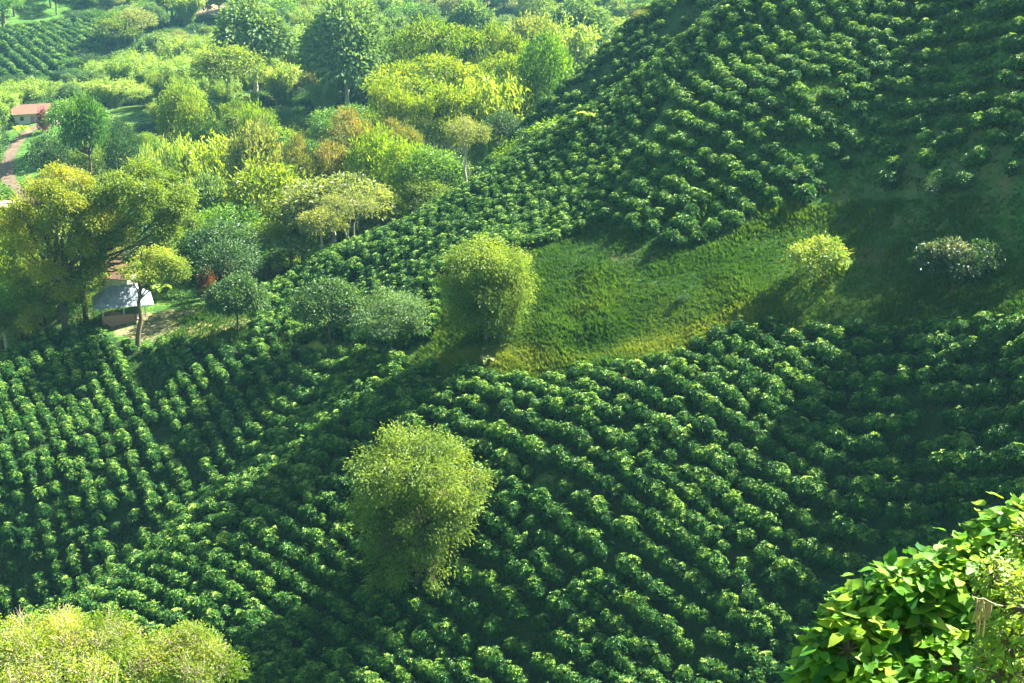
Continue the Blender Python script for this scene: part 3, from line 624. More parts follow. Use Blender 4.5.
HAND = [
 ('olive',78,256,58,208,'leafy_tree','low olive tree hiding the left side of the clay roof'),
 ('green',38,272,60,207,'leafy_tree','green tree under the golden crown at the far left'),
 ('olive',8,222,60,209,'leafy_tree','olive tree below the pale flat roof at the left edge'),
 ('limeshrub',92,292,30,203,'garden_shrub','lime shrub at the left corner of the open pavilion'),
 ('shrub',70,304,34,201,'garden_shrub','green shrub between golden tree trunk and coffee rows'),
 ('darkshrub',100,322,26,197,'garden_shrub','dark shrub in front of the pavilion, left of the leaning trunk'),
 ('silver',250,0,80,430,'tall_tree','tall silvery blue-green tree alone on the far grassy bank, pale trunk showing'),
 ('silver',345,0,92,400,'tall_tree','broad dark blue-green tree, second of the two biggest far valley trees'),
 ('dark',322,18,48,405,'leafy_tree','dark bluish tree pressed against the left side of the broad far tree'),
 ('bamboo',172,58,46,455,'bamboo_clump','tallest arching bamboo clump in the middle of the far valley'),
 ('bamboo',208,62,42,450,'bamboo_clump','plume-shaped bamboo clump just left of the tall silvery tree'),
 ('bamboo',140,60,36,470,'bamboo_clump','bamboo clump at the lower right corner of the far coffee field'),
 ('bamboowide',150,84,44,430,'bamboo_clump','low spreading bamboo clump above the small green meadow'),
 ('bamboowide',110,78,44,440,'bamboo_clump','spreading bamboo clump right below the far coffee field'),
 ('bamboo',296,26,34,450,'bamboo_clump','bright bamboo plume between the two biggest far trees'),
 ('bamboowide',280,62,40,415,'bamboo_clump','bamboo clump at the foot of the tall silvery tree, right side'),
 ('bamboo',70,80,44,460,'bamboo_clump','pale bamboo clump behind the white house with rusty roof'),
 ('bamboo',22,78,44,460,'bamboo_clump','yellowish bamboo clump at the far left behind the white house'),
 ('olive',178,84,44,345,'leafy_tree','pointed yellowish tree in front of the small green meadow'),
 ('olivewide',196,100,50,320,'leafy_tree','olive tree with ragged crown below the pointed yellowish tree'),
 ('drygreen',84,96,46,330,'slender_tree','open-crowned tree with thin dark trunk beside the curved dirt track'),
 ('dark',48,132,52,335,'leafy_tree','dense dark tree inside the bend of the dirt track'),
 ('dark',118,118,32,345,'leafy_tree','small round dark tree below the green meadow'),
 ('dark',122,132,40,320,'leafy_tree','dark green tree just above the golden crowned tree'),
 ('umbrella',240,98,64,330,'flat_topped_tree','pale flat-topped tree standing under the tall silvery tree'),
 ('lime',258,104,44,310,'leafy_tree','lime green tree in the hollow below the tall silvery tree'),
 ('bamboowide',164,136,46,285,'bamboo_clump','feathery fern-like bamboo just right of the golden tree top'),
 ('bambooyellow',202,134,50,290,'bamboo_clump','bright lime bamboo clump in the dark hollow mid left'),
 ('dark',262,118,60,300,'leafy_tree','very dark tree filling the hollow behind the pale trees'),
 ('dark',205,112,50,310,'leafy_tree','dark bluish tree behind the bright lime bamboo clump'),
 ('pale',252,122,60,280,'leafy_tree','loose pale yellow-green tree on the near edge of the dark hollow'),
 ('olive',268,160,96,238,'leafy_tree','wide olive tree above the clearing with pale leaf tips'),
 ('pale',330,176,110,222,'pale_limbed_tree','pale open tree with forked white limbs beside the coffee ribbon'),
 ('pale',365,182,70,230,'pale_limbed_tree','smaller pale tree touching the left end of the sunlit coffee ridge'),
 ('olive',300,196,60,224,'leafy_tree','olive tree between the wide tree and the white-limbed tree'),
 ('green',228,205,74,226,'leafy_tree','mid green tree right behind the dark round shrub by the clearing'),
 ('green',196,215,60,222,'leafy_tree','mid green tree behind the roofs, left of the clearing'),
 ('rustflat',352,106,86,262,'flat_topped_tree','large rust tinged flat-topped tree in the middle of the wood'),
 ('rustflat',300,132,56,258,'flat_topped_tree','small rust coloured flat-topped tree left of the large one'),
 ('rustflat',392,116,56,268,'flat_topped_tree','thin rusty flat crown just right of the large rust tree'),
 ('umbrella',434,14,104,345,'flat_topped_tree','highest yellow-green umbrella tree with dome-like layered crown'),
 ('umbrella',500,20,54,352,'flat_topped_tree','small yellow umbrella tree right of the highest one'),
 ('umbrella',425,52,124,318,'flat_topped_tree','wide yellow umbrella tree directly below the highest one'),
 ('umbrella',500,50,92,322,'flat_topped_tree','yellow umbrella tree touching the dark coffee spur'),
 ('umbrella',392,76,66,292,'flat_topped_tree','bright low umbrella crown left of the slim white trunk'),
 ('umbrella',446,82,70,288,'flat_topped_tree','low umbrella crown just above the slim white-trunked tree'),
 ('bambooyellow',488,74,60,292,'bamboo_clump','glowing yellow bamboo thicket at the foot of the dark spur'),
 ('bambooyellow',512,70,46,296,'bamboo_clump','yellow bamboo tuft with orange tips against the dark spur'),
 ('lime',372,128,60,252,'leafy_tree','lime tree hanging over the dark hollow in mid wood'),
 ('lime',404,138,56,244,'leafy_tree','lime green tree left of the dark gap under the slim trunk'),
 ('green',430,148,60,240,'leafy_tree','mid green bushy tree left of the slim white-trunked tree'),
 ('darkshrub',452,168,44,232,'leafy_shrub','dark shrub in the gap beneath the slim white-trunked tree'),
 ('olive',425,178,54,226,'leafy_tree','round olive tree on the near edge of the wood by the ridge'),
 ('dark',500,110,40,262,'leafy_tree','dark tree where the spur meets the wood'),
 ('silver',400,20,60,420,'leafy_tree','bluish tree far behind the highest umbrella tree, left side'),
 ('green',545,32,56,300,'leafy_tree','leafy green tree on the skyline of the dark coffee spur'),
 ('pale',536,16,66,400,'leafy_tree','pale hazy tree behind the top of the dark spur'),
 ('silver',470,2,56,470,'leafy_tree','silvery tree under the bare pink earth at the top'),
 ('silver',575,0,80,440,'leafy_tree','hazy blue-green tree behind the upper part of the spur'),
 ('bamboo',560,14,60,410,'bamboo_clump','pale bamboo clump right behind the spur crest'),
 ('dark',30,268,80,226,'leafy_tree','deep shaded tree below the golden tree at the left edge'),
 ('green',-10,250,80,222,'leafy_tree','shaded green tree cut by the left edge beside the coffee field'),
 ('green',60,285,50,216,'leafy_tree','shaded tree between the golden tree and the coffee field corner'),
 ('silver',205,176,50,240,'leafy_tree','grey-green tree right behind the olive crowned tree'),
 ('limeshrub',560,118,60,222,'leafy_shrub','long lime shrub on the crest between ridge and dark spur'),
 ('darkshrub',538,126,52,223,'leafy_shrub','dark shrub on the crest beneath the lime shrub'),
 ('limeshrub',514,140,44,224,'leafy_shrub','ragged lime shrub at the lower end of the crest'),
 ('redshrub',207,270,16,204,'garden_shrub','small red-leaved shrub at the back of the clearing'),
 ('shrub',180,288,40,206,'garden_shrub','low green shrub right of the metal roofed pavilion'),
 ('limeshrub',176,268,34,210,'garden_shrub','pale lime garden shrub behind the metal roofed pavilion'),
 ('green',250,245,60,212,'leafy_tree','green tree behind the clearing between red shrub and dark tree'),
 ('green',290,240,64,214,'leafy_tree','green bushy tree at the left foot of the coffee ribbon'),
 ('shrub',340,255,50,208,'leafy_shrub','leafy shrub at the upper left corner of the sunlit coffee ribbon'),
 ('rustshrub',646,10,22,262,'leafy_shrub','round orange shrub on the upper dark coffee spur'),
 ('darkshrub',683,292,17,140,'leafy_shrub','small dark shrub alone on the grassy bank'),
 ('darkshrub',986,240,52,130,'leafy_shrub','dark shrub right beside the pink-tipped tree on the bank'),
 ('darkshrub',938,176,30,139,'leafy_shrub','upright dark shrub above the pink-tipped tree'),
 ('magentashrub',42,111,12,400,'flowering_shrub','magenta flowering shrub in front of the white house'),
]
for (k, u, vt, w, Y, nm, lb) in HAND:
    cat = {'bamboo_clump': 'bamboo', 'leafy_shrub': 'shrub', 'garden_shrub': 'shrub', 'flowering_shrub': 'shrub'}.get(nm, 'tree')
    put(k, u, vt, w, Y, nm, lb, cat)

# ---- trees with a shape of their own
def hero(name, label, mat, bark, foot, u, vt, wpx, vb, Y, seed, nl, clumps, per, cr, L, asp, droop, lr=(.3, .46), spread=.66, tr=.25, lean=(0, 0), twigs=10, cb=None, low=-.75, tint=.5, toptint=.15, cat='tree', shape=None, limb=None, fill=.72):
    if foot is not None: Y = foot[1]
    r = np.random.default_rng(seed); top = at(u, vt, Y); bx, by = (foot[0], foot[1]) if foot is not None else (top[0], top[1]); g = g1(bx, by)
    h = top[2]-g; rad = wpx/2*Y/F; bot = at(u, vb, Y)[2]-g; cb_ = max(bot, h*.02); hh = h-cb_
    if shape:   # list of (fx, fz, fr) in units of crown radius / crown height, seen from the photo; depth is filled at random
        lb = []
        for (fx, fz, fr) in shape:
            dep = math.sqrt(max(0, 1-fx*fx))*.55
            for s in (-1, 0, 1) if dep > .3 else (0,):
                lb.append((fx*rad+r.normal()*.04*rad+top[0]-bx, s*dep*rad*r.uniform(.7, 1.1)+top[1]-by, cb_+hh*fz-abs(s)*hh*.08, fr*rad*r.uniform(.72, 1.0), fr*rad*.74))
    else:
        lb = [(a+top[0]-bx, b+top[1]-by, c, d, e_) for a, b, c, d, e_ in lobes_round(r, nl, rad*1.0, hh, cb_, spread, lr)]
    cm, P = crown_mesh('crown', r, lb, clumps, per, cr, L, asp, droop, M[mat], low=low, tint=tint, toptint=toptint, shellin=fill)
    if limb: tm = limb(r, lb, h, P, (top[0]-bx, top[1]-by))
    else: tm = trunk_mesh(r, lb, h, tr, M[bark], P, lean=lean, twigs=twigs)
    return tree_thing(name, tm, cm, (bx, by, g-.05), label, cat)
hero('shade_tree', 'large round yellow-green tree standing among the dark coffee rows', 'shade', 'bark', hit(418, 584), 416, 428, 146, 545, 129.5, 51, 0, 430, 84, .55, .34, .45, .3,
     shape=[(-.32,.84,.3),(.30,.84,.3),(-.02,.80,.4),(-.62,.70,.3),(-.5,.62,.36),(.45,.66,.38),(.80,.55,.24),(-.72,.40,.26),(0,.5,.5),(.5,.36,.3),(-.45,.25,.32),(.1,.22,.34),(.22,.02,.24),(.30,-.08,.15),(-.25,.05,.22),(-.62,.1,.28),(-.45,-.05,.22),(.9,.62,.18)], fill=.6)
hero('shade_tree', 'round fine-leaved tree with shaded foot, at the left end of grassy bank', 'shade', 'bark', hit(487, 340), 487, 237, 96, 316, 157, 52, 0, 330, 84, .55, .34, .42, .45, tint=.42,
     shape=[(0,.82,.4),(-.45,.75,.34),(.48,.72,.36),(.7,.5,.28),(-.68,.42,.28),(-.1,.45,.48),(.5,.25,.28),(-.45,.15,.32),(.1,.15,.36),(.45,-.02,.2)], fill=.6)
hero('golden_tree', 'big golden-orange tree with forked trunk left of the clay roof', 'gold', 'bark', hit(66, 335), 56, 163, 128, 290, 212, 53, 0, 620, 40, .55, .44, .5, .2, tr=.38, low=-.35,
     shape=[(-.95,.12,.17),(.1,.1,.17),(-.6,-.12,.15),(-.05,.90,.19),(-.38,.80,.17),(.3,.84,.18),(-.7,.62,.18),(.0,.66,.22),(.66,.64,.2),(-.4,.5,.19),(.35,.45,.2),(-.85,.36,.17),(.85,.42,.18),(-.15,.3,.18),(-.6,.18,.17),(-.3,.0,.15),(.45,.2,.14)], fill=.8)
hero('olive_tree', 'big olive-yellow tree overlapping the right side of the golden tree', 'olive', 'bark', hit(86, 322), 136, 160, 124, 250, 206, 54, 0, 560, 40, .55, .44, .5, .2, tr=.34, tint=.62, low=-.35,
     shape=[(-.05,.88,.19),(-.4,.74,.18),(.35,.80,.19),(.72,.62,.18),(-.75,.5,.18),(.05,.55,.2),(.5,.34,.19),(-.35,.3,.18),(.88,.3,.15),(-.7,.1,.15),(.2,.05,.15)], fill=.8)
def slim_limb(r, lb, h, P, off):
    t = Tubes(); t.add(wob([.5, 0, -.6], [off[0]*.8-.9, off[1], h*.80], 7, .008, r), np.linspace(.42, .10, 7), 9)
    for l in lb:
        c = np.array(l[:3]); f = r.uniform(.5, .78); s = np.array([.5+(off[0]*.8-1.4)*f, off[1]*f, h*.80*f]); t.add(wob(s, c, 5, .05, r), np.linspace(.12, .03, 5), 5)
    return t.mesh('trunk', M['bark'])
hero('leaning_tree', 'sparse tree with a straight leaning trunk in front of the metal roof', 'olive', 'bark', hit(134, 348), 152, 226, 70, 300, 192, 55, 13, 300, 22, .4, .34, .5, .3, lr=(.12, .24), spread=.95, tint=.6, limb=slim_limb)
def white_limb(r, lb, h, P, off):
    t = Tubes(); t.add(wob([0, 0, -.6], [.1, 0, h*.62], 6, .012, r), np.linspace(.26, .15, 6), 8)
    for l in lb: t.add(wob([.05, 0, h*r.uniform(.45, .62)], np.array(l[:3]), 5, .05, r), np.linspace(.11, .03, 5), 5)
    return t.mesh('trunk', M['palebark'])
hero('slim_tree', 'slim tree with a straight white trunk at the edge of the coffee ridge', 'palegreen', 'palebark', None, 465, 104, 48, 155, 232, 56, 9, 420, 11, .42, .32, .5, .3, lr=(.26, .42), limb=white_limb)
def fork(r, lb, h, P, off):
    t = Tubes(); a0 = np.array([0, 0, -.5])
    for e_ in ((-1.6, 0, h*.75), (1.9, .4, h*.7), (.4, -.3, h*.8)):
        t.add(wob(a0, e_, 6, .03, r), np.linspace(.17, .06, 6), 6)
        for l in lb[::2]: t.add(wob(e_, np.array(l[:3]), 4, .06, r), np.linspace(.06, .02, 4), 4)
    return t.mesh('trunk', M['palebark'])
hero('forked_tree', 'thin-crowned tree whose forked white trunks show above the coffee ribbon', 'palegreen', 'palebark', None, 348, 186, 60, 222, 214, 57, 10, 330, 10, .4, .3, .5, .3, lr=(.2, .34), spread=.85, limb=fork)
hero('glossy_tree', 'dark round glossy-leaved tree beside the bare clearing', 'dark', 'bark', hit(238, 334), 234, 268, 68, 322, 187, 58, 9, 520, 16, .34, .40, .55, .25, tr=.14, tint=.6)
hero('glossy_tree', 'wide dark glossy tree between the clearing and the grassy bench', 'dark', 'bark', hit(330, 346), 326, 272, 84, 335, 183, 59, 12, 640, 16, .34, .40, .55, .25, tr=.14, tint=.62)
hero('mottled_shrub', 'grey mottled tree right of the wide dark glossy one', 'silver', 'palebark', hit(392, 352), 392, 284, 84, 345, 174, 60, 13, 460, 14, .34, .36, .5, .25, lr=(.22, .36), spread=.82, tr=.12)
hero('variegated_shrub', 'sparse yellow variegated shrub alone on the grassy bank', 'variegated', 'bark', hit(822, 281), 820, 230, 72, 274, 130.5, 61, 13, 260, 10, .26, .34, .6, .1, lr=(.18, .3), spread=.82, tr=.07, cat='shrub')
hero('pink_tipped_tree', 'dark bushy tree with pale pinkish tips at the right of the bank', 'pinkish', 'bark', hit(952, 297), 950, 228, 72, 292, 127.5, 62, 12, 520, 14, .3, .34, .6, .1, lr=(.24, .38), spread=.72, tr=.10, tint=.28, toptint=.7)

# bottom left scrub: yellow leaves and bleached bare twigs
def scrub(label, u, vt, wpx, Y, seed, dz):
    r = np.random.default_rng(seed); top = at(u, vt, Y); g = g1(top[0], top[1]); h = top[2]-g; rad = wpx/2*Y/F
    lb = lobes_round(r, 15, rad, dz, h-dz, .85, (.2, .34))
    cm, P = crown_mesh('crown', r, lb, 1500, 8, .15, .115, .5, .15, M['yellowbush'], low=-.3, shellin=.6)
    e = tree_thing('scrub_tree', trunk_mesh(r, lb, h, .16, M['palebark'], P, twigs=8, split=.5), cm, (top[0], top[1], g-.05), label, 'tree')
    t = Tubes()
    for i in range(420):
        l = lb[r.integers(len(lb))]; d = unit(r.normal(size=3)+np.array([0, -.5, .9])); s = np.array(l[:3])+d*l[3]*.3; q = np.array(l[:3])+d*[l[3]*1.12, l[3]*1.12, l[4]*1.12]+r.normal(size=3)*.12
        t.add(wob(s, q, 4, .08, r), np.linspace(.016, .005, 4), 4)
        for _ in range(2): a = s+(q-s)*r.uniform(.4, .8); t.add([a, a+unit(r.normal(size=3)+d)*r.uniform(.2, .5)], [.007, .003], 3)
    link('bare_twigs', t.mesh('bare_twigs', M['twig']), e)
scrub('yellow-green scrub tree with bleached twigs in the bottom left corner', 52, 622, 190, 42, 71, 2.6)
scrub('smaller yellow scrub tree with bare twigs right of the corner one', 178, 630, 128, 45, 72, 2.4)

# bottom right: broad-leaved tree close to the viewer
def broad_tree(name, label, blobs, Y0, mat, L, seed, density, asp, narrow=False, foot=None, pods=False):
    r = np.random.default_rng(seed); P = []; Nn = []; cs = []
    for (u, v, rp, dy) in blobs:
        c = at(u, v, Y0+dy); rad = rp*(Y0+dy)/F; cs.append((c, rad))
        k = int(density*rad*rad)+24; d = unit(r.normal(size=(k, 3))); P.append(c+d*rad*r.uniform(.55, 1.05, (k, 1))); Nn.append(d)
    P = np.concatenate(P); Nn = np.concatenate(Nn); keepm = np.ones(len(P), bool)
    for c, rad in cs: keepm &= ((P-c)**2).sum(1) > (rad*.5)**2
    P, Nn = P[keepm], Nn[keepm]; m = len(P)
    base = np.array([foot[0], foot[1], g1(foot[0], foot[1])])
    per = 5; c = np.repeat(P, per, 0); d = np.repeat(Nn, per, 0); N_ = len(c); th = r.random(N_)*6.28
    side = np.stack([np.cos(th), np.sin(th), np.zeros(N_)], 1); D = side*.8+d*.5+r.normal(size=(N_, 3))*.25; D[:, 2] -= .25
    ll = L*r.uniform(.38, 1.3, N_); pos = c+unit(D)*L*.3+r.normal(size=(N_, 3))*L*.25
    v, Q, T, m2 = broad_leaves(pos-base, D, np.array([0, 0, 1.])+d*.6+r.normal(size=(N_, 3))*.3, ll, ll*asp)
    tn = np.clip(.42+np.repeat(r.normal(size=m)*.16, per)+r.normal(size=N_)*.12+.25*(d[:, 2] > .4), 0, 1)  # up-facing sprays tinted lighter, putting sunlit tops into the leaf colour
    me = make_mesh('foliage', v, [Q, T], M[mat], np.concatenate([np.tile(tn, 6), np.tile(tn, 4)]), smooth=True)
    t = Tubes(); sp = np.array([0, 0, 1.5]); cc = np.mean([c_ for c_, _ in cs], 0)-base; mid = cc*[.6, .6, .62]
    t.add(wob([0, 0, -.5], mid, 6, .03, r), np.linspace(.2, .12, 6), 8)
    for c_, rad in cs:
        q = c_-base; t.add(wob(mid, q, 6, .05, r), np.linspace(.09, .02, 6), 6)
        near_ = P[((P-c_)**2).sum(1) < (rad*1.1)**2]-base
        for x in near_[r.permutation(len(near_))[:26]]: t.add(wob(q, x, 4, .06, r), [.014, .01, .007, .004], 4)
    e = tree_thing(name, t.mesh('trunk', M['bark']), me, base, label, 'tree', crown_name='foliage')
    if pods:
        t = Tubes(); a = at(972, 596, Y0-2.3)-base; b = at(1003, 606, Y0-2.3)-base; t.add(wob(b, a, 6, .05, r), np.linspace(.005, .003, 6), 5); link('twig', t.mesh('twig', M['twig']), e)
        for i in range(7):
            s = a+(b-a)*r.uniform(.02, .7); ln = r.uniform(.14, .36); q = Tubes(); q.add([s, s+[r.normal()*.01, 0, -ln*.5], s+[r.normal()*.015, 0, -ln]], [.006, .009, .004], 5); link('seed_pod', q.mesh('seed_pod', M['pod']), e)
    return e
broad_tree('broad_leaved_tree', 'close broad-leaved tree with big round leaves in the bottom right corner',
    [(850,650,44,0),(960,560,30,.8),(1015,525,28,1.1),(895,585,26,.4),(905,620,46,.3),(880,690,50,-.3),(960,595,44,.5),(945,670,56,-.2),(1000,640,60,.2),(1010,560,34,.8),(820,690,30,.2),(925,575,26,.5),(985,545,24,.9),(1060,600,70,.6),(1020,740,80,0),(920,760,70,0),(845,625,20,.2),(868,598,20,.3),(822,655,18,.2)], 15, 'bigleaf', .20, 81, 150, .66, foot=(6.5, 15))
broad_tree('small_leaved_tree', 'lime tree with hanging brown seed pods cut by the right edge',
    [(1015,585,34,0),(990,575,20,-.2),(1020,650,40,0),(1050,620,60,.2),(1000,600,20,-.3),(1010,640,38,-.5),(1000,675,40,-.5),(1030,610,40,-.6),(1030,540,26,.3),(985,660,18,.1)], 13.2, 'lime', .085, 82, 560, .5, foot=(6.6, 12.5), pods=True)

# banana-like plants
def rosette(name, label, foot, h, n_, mat, seed, cat):
    r = np.random.default_rng(seed); V = []; Fq = []; T = []; n0 = 0
    for i in range(n_):
        a = i*2.4+r.random()*.4; s = np.linspace(0, 1, 9); out = r.uniform(.35, .7)*h
        x = out*s; z = h*(.35+.75*s-.55*s*s*(1+.6*r.random())); w = .15*h*np.sin(np.clip(s*1.05-.05, 0, 1)*math.pi)**.7
        c = np.stack([x*math.cos(a), x*math.sin(a), z], 1); S = np.array([-math.sin(a), math.cos(a), 0]); up = np.array([0, 0, .35])
        v = np.concatenate([c, c+S*w[:, None]+up*w[:, None], c-S*w[:, None]+up*w[:, None]]); k = np.arange(8)
        f = np.concatenate([np.stack([k, k+1, k+10, k+9], 1), np.stack([k+1, k, k+18, k+19], 1)]); V.append(v); Fq.append(f+n0); n0 += len(v); T.append(np.full(len(f), r.uniform(.4, .95)))
    me = make_mesh('foliage', np.concatenate(V), [np.concatenate(Fq)], M[mat], np.concatenate(T), smooth=True)
    t = Tubes(); t.add([[0, 0, -.3], [0, 0, h*.25], [0, 0, h*.5]], [.12*h/2, .1*h/2, .05*h/2], 8)
    tree_thing(name, t.mesh('stem', M['olive_culm']), me, (foot[0], foot[1], foot[2]), label, cat, crown_name='foliage')
rosette('banana_plant', 'banana plant with bright arching leaves on the ridge crest', hit(590, 128), 3.4, 9, 'lime', 91, 'banana plant')
rosette('agave_plant', 'small pale spiky plant at the edge of the coffee below the round tree', hit(486, 368), 1.7, 14, 'palegreen', 92, 'plant')
for (u, v, lb) in [(160, 300, 'banana plant with pale leaves behind the clearing beside the pavilion'), (20, 140, 'banana plant at the left edge below the white house'), (68, 118, 'banana plant right of the white house with rusty roof')]:
    p = hit(u, v, 180); rosette('banana_plant', lb, p, 3.6 if v > 200 else 6, 9, 'lime', u, 'banana plant')

# ---- valley filler trees
_tr = [hit(u, v, 300) for u, v in [(-30,150),(2,196),(10,180),(8,165),(14,145),(28,130),(52,122),(80,120)]]
TRACK = [hit(u, v, 300) for u, v in [(36,206),(16,192),(6,176),(8,160),(14,146),(26,132),(44,124),(70,122)]]
def free(x, y, d): return all((x-a)**2+(y-b)**2 > d*d for a, b in TREEREG)
OPEN = [([(70,104),(160,100),(165,124),(130,134),(90,126)], 370, 460), ([(-10,205),(-5,150),(20,125),(70,118),(75,128),(60,165),(35,205)], 320, 420), ([(180,98),(250,86),(295,90),(245,106),(200,112)], 390, 470), (FARP, 480, 700),
        ([(0,95),(60,92),(66,122),(0,128)], 372, 440), ([(190,-10),(240,-10),(235,22),(150,26),(135,16)], 560, 720), ([(430,-5),(560,-5),(540,12),(440,12)], 600, 720), ([(300,92),(250,100),(300,104),(380,100)], 400, 450)]
GL = {'bamboo': ('bamboo_clump', 'pale arching bamboo clump in the hazy far valley bottom', 'bamboo', 'bamboo clumps in the far valley'),
      'bamboowide': ('bamboo_clump', 'low wide bamboo clump in the hazy far valley bottom', 'bamboo', 'low bamboo clumps in the far valley'),
      'green': ('bushy_tree', 'bushy mid green tree filling the wooded valley', 'tree', 'mid green valley trees'),
      'silver': ('grey_green_tree', 'hazy grey-green tree on the far side of the valley', 'tree', 'grey-green far trees'),
      'dark': ('evergreen_tree', 'dark bushy tree filling the wooded valley', 'tree', 'dark valley trees'),
      'olive': ('olive_green_tree', 'olive green bushy tree filling the wooded valley', 'tree', 'olive valley trees'),
      'lime': ('bright_green_tree', 'bright lime tree among the valley wood', 'tree', 'lime valley trees'),
      'pale': ('open_crowned_tree', 'pale open-crowned tree among the valley wood', 'tree', 'pale valley trees')}
rf = random.Random(4); nf = 0
for tr in range(24000):
    Y = 200+530*rf.random()**1.0; u = rf.uniform(-50, 700);
    if Y < 222 and not (u < 60 or u > 150): continue
    x = (u-512)/F*Y*1.02
    z = g1(x, Y); pu, pv = proj(x, Y, z)
    d = 3.4 if Y < 300 else (4.4 if Y < 400 else 6.2)
    if not free(x, Y, d): continue
    if any(inpoly(np.array(pu), np.array(pv), p) and y0 < Y < y1 for p, y0, y1 in OPEN): continue
    if Y < 305 and (inpoly(np.array(pu), np.array(pv), SPUR) or x > -10 or (Y < 226 and (x > -14 or inpoly(np.array(pu), np.array(pv), RIB)))): continue
    if dist_line(np.array(x), np.array(Y), TRACK) < 5: continue
    wd = fbm(np.array([x]), np.array([Y]), 55, 2)[0]
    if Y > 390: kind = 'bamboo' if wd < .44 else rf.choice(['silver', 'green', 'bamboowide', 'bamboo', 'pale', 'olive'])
    else: kind = rf.choice(['green', 'dark', 'olive', 'lime', 'green', 'pale', 'dark', 'bamboowide'])
    cm, tm, h0, r0 = PROTO[kind]; h = rf.uniform(7, 11.5) if Y < 300 else (rf.uniform(8.5, 15) if Y < 400 else rf.uniform(11, 19))
    # keep low wherever the crown would rise in front of a clearing
    blocked = False
    for k in range(2):
        tu, tv = proj(x, Y, z+h)
        if any(inpoly(np.array(tu+o), np.array(tv), p) and Y < y1 for p, y0, y1 in OPEN for o in (-6, 6)): h *= .6
    tu, tv = proj(x, Y, z+h)
    if any(inpoly(np.array(tu), np.array(tv), p) and Y < y1 for p, y0, y1 in OPEN): continue
    nm, lb, cat, grp = GL[kind]; s = rf.uniform(.85, 1.3)*h*{'bamboo': .30, 'bamboowide': .38}.get(kind, .47)/r0
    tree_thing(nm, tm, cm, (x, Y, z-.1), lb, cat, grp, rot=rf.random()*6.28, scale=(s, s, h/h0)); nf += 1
    if nf >= 860: break
print('filler trees', nf)

# undergrowth below the valley trees
ux = rs.uniform(-190, 100, 26000); uy = rs.uniform(212, 730, 26000); uu, uv = uv_of(ux, uy)
k = (uu > -120) & (uu < 820)
for p, y0, y1 in OPEN: k &= ~(inpoly(uu, uv, p) & (uy > y0) & (uy < y1))
k &= ~((uy < 305) & (inpoly(uu, uv, SPUR) | (ux > -8))) & ~((uy < 226) & (ux > -48)) & (dist_line(ux, uy, TRACK) > 4) & ~(inpoly(uu, uv, YARD)) & (np.hypot(ux-hit(125, 308)[0], uy-203) > 9)
ux, uy = ux[k][:9000], uy[k][:9000]; m_ = len(ux)
sh = [o for o in bpy.data.objects if o.name.startswith(('leafy_shrub', 'garden_shrub')) and o.type == 'EMPTY']
pro = []
for key in ('shrub', 'darkshrub', 'darkshrub'):
    pro.append(next(c for c in bpy.data.objects if c.type == 'MESH' and c.data == PROTO[key][0]))
ss = rs.uniform(.9, 1.9, m_)*np.interp(uy, [200, 700], [.8, 1.15])
scatter_object('undergrowth', np.column_stack([ux, uy, ground(ux, uy)-.2]), np.column_stack([ss*1.1, ss*1.1, ss*.85]), np.column_stack([np.zeros(m_), np.zeros(m_), rs.random(m_)*6.28]), pro, 'tangled green undergrowth between the valley trees', 'undergrowth')

# ------------------------------------------------------------------ buildings and track
class MB:
    def __init__(s): s.v = []; s.f = []
    def poly(s, pts): i = len(s.v); s.v += [tuple(p) for p in pts]; s.f.append(tuple(range(i, i+len(pts)))); return s
    def box(s, a, b):
        i = len(s.v); s.v += [(x, y, z) for z in (a[2], b[2]) for x, y in ((a[0], a[1]), (b[0], a[1]), (b[0], b[1]), (a[0], b[1]))]
        s.f += [tuple(i+k for k in f) for f in ((3,2,1,0),(4,5,6,7),(0,1,5,4),(1,2,6,5),(2,3,7,6),(3,0,4,7))]; return s
    def obj(s, name, mat, parent=None, solid=0):
        me = bpy.data.meshes.new(name); me.from_pydata(s.v, [], s.f); me.materials.append(mat); o = link(name, me, parent)
        if solid: md = o.modifiers.new('thick', 'SOLIDIFY'); md.thickness = solid
        return o
def root(name, label, cat, loc, rz=0):
    e = bpy.data.objects.new(name, None); COL.objects.link(e); e.location = loc; e.rotation_euler = (0, 0, rz); tag(e, label, cat); return e
def roof_sheets(mb, x0, x1, y0, y1, z0, z1, inset, ribs=0):
    """hip roof; inset 0 = gable"""
    ym = (y0+y1)/2; a, b = (x0+inset, ym, z1), (x1-inset, ym, z1)
    mb.poly([(x0, y0, z0), (x1, y0, z0), b, a]); mb.poly([(x1, y1, z0), (x0, y1, z0), a, b])
    if inset: mb.poly([(x1, y0, z0), (x1, y1, z0), b]); mb.poly([(x0, y1, z0), (x0, y0, z0), a])
    if ribs:
        nrm = ribs; xs = np.linspace(x0, x1, nrm)
        for x in xs:
            t = np.clip((x-x0)/max(inset, 1e-3), 0, 1) if x < x0+inset else (np.clip((x1-x)/max(inset, 1e-3), 0, 1) if x > x1-inset else 1)
            ye, ze = y0+(ym-y0)*t, z0+(z1-z0)*t
            if t > .05: mb.poly([(x-.04, y0, z0+.05), (x+.04, y0, z0+.05), (x+.04, ye, ze+.05), (x-.04, ye, ze+.05)])
    return mb
p = hit(124, 318, 180); hut_rz = R(18)
e = root('open_pavilion', 'open pavilion with grey sheet-metal hip roof beside the clearing', 'pavilion', (p[0], p[1], p[2]), hut_rz)
roof_sheets(MB(), -4.3, 4.3, -3.6, 3.6, 2.5, 4.9, 2.6, 23).obj('roof', M['metal_roof'], e, .04)
MB().box((-3.2, -2.4, -1.2), (3.2, 2.4, .12)).obj('floor_slab', M['terracotta'], e)
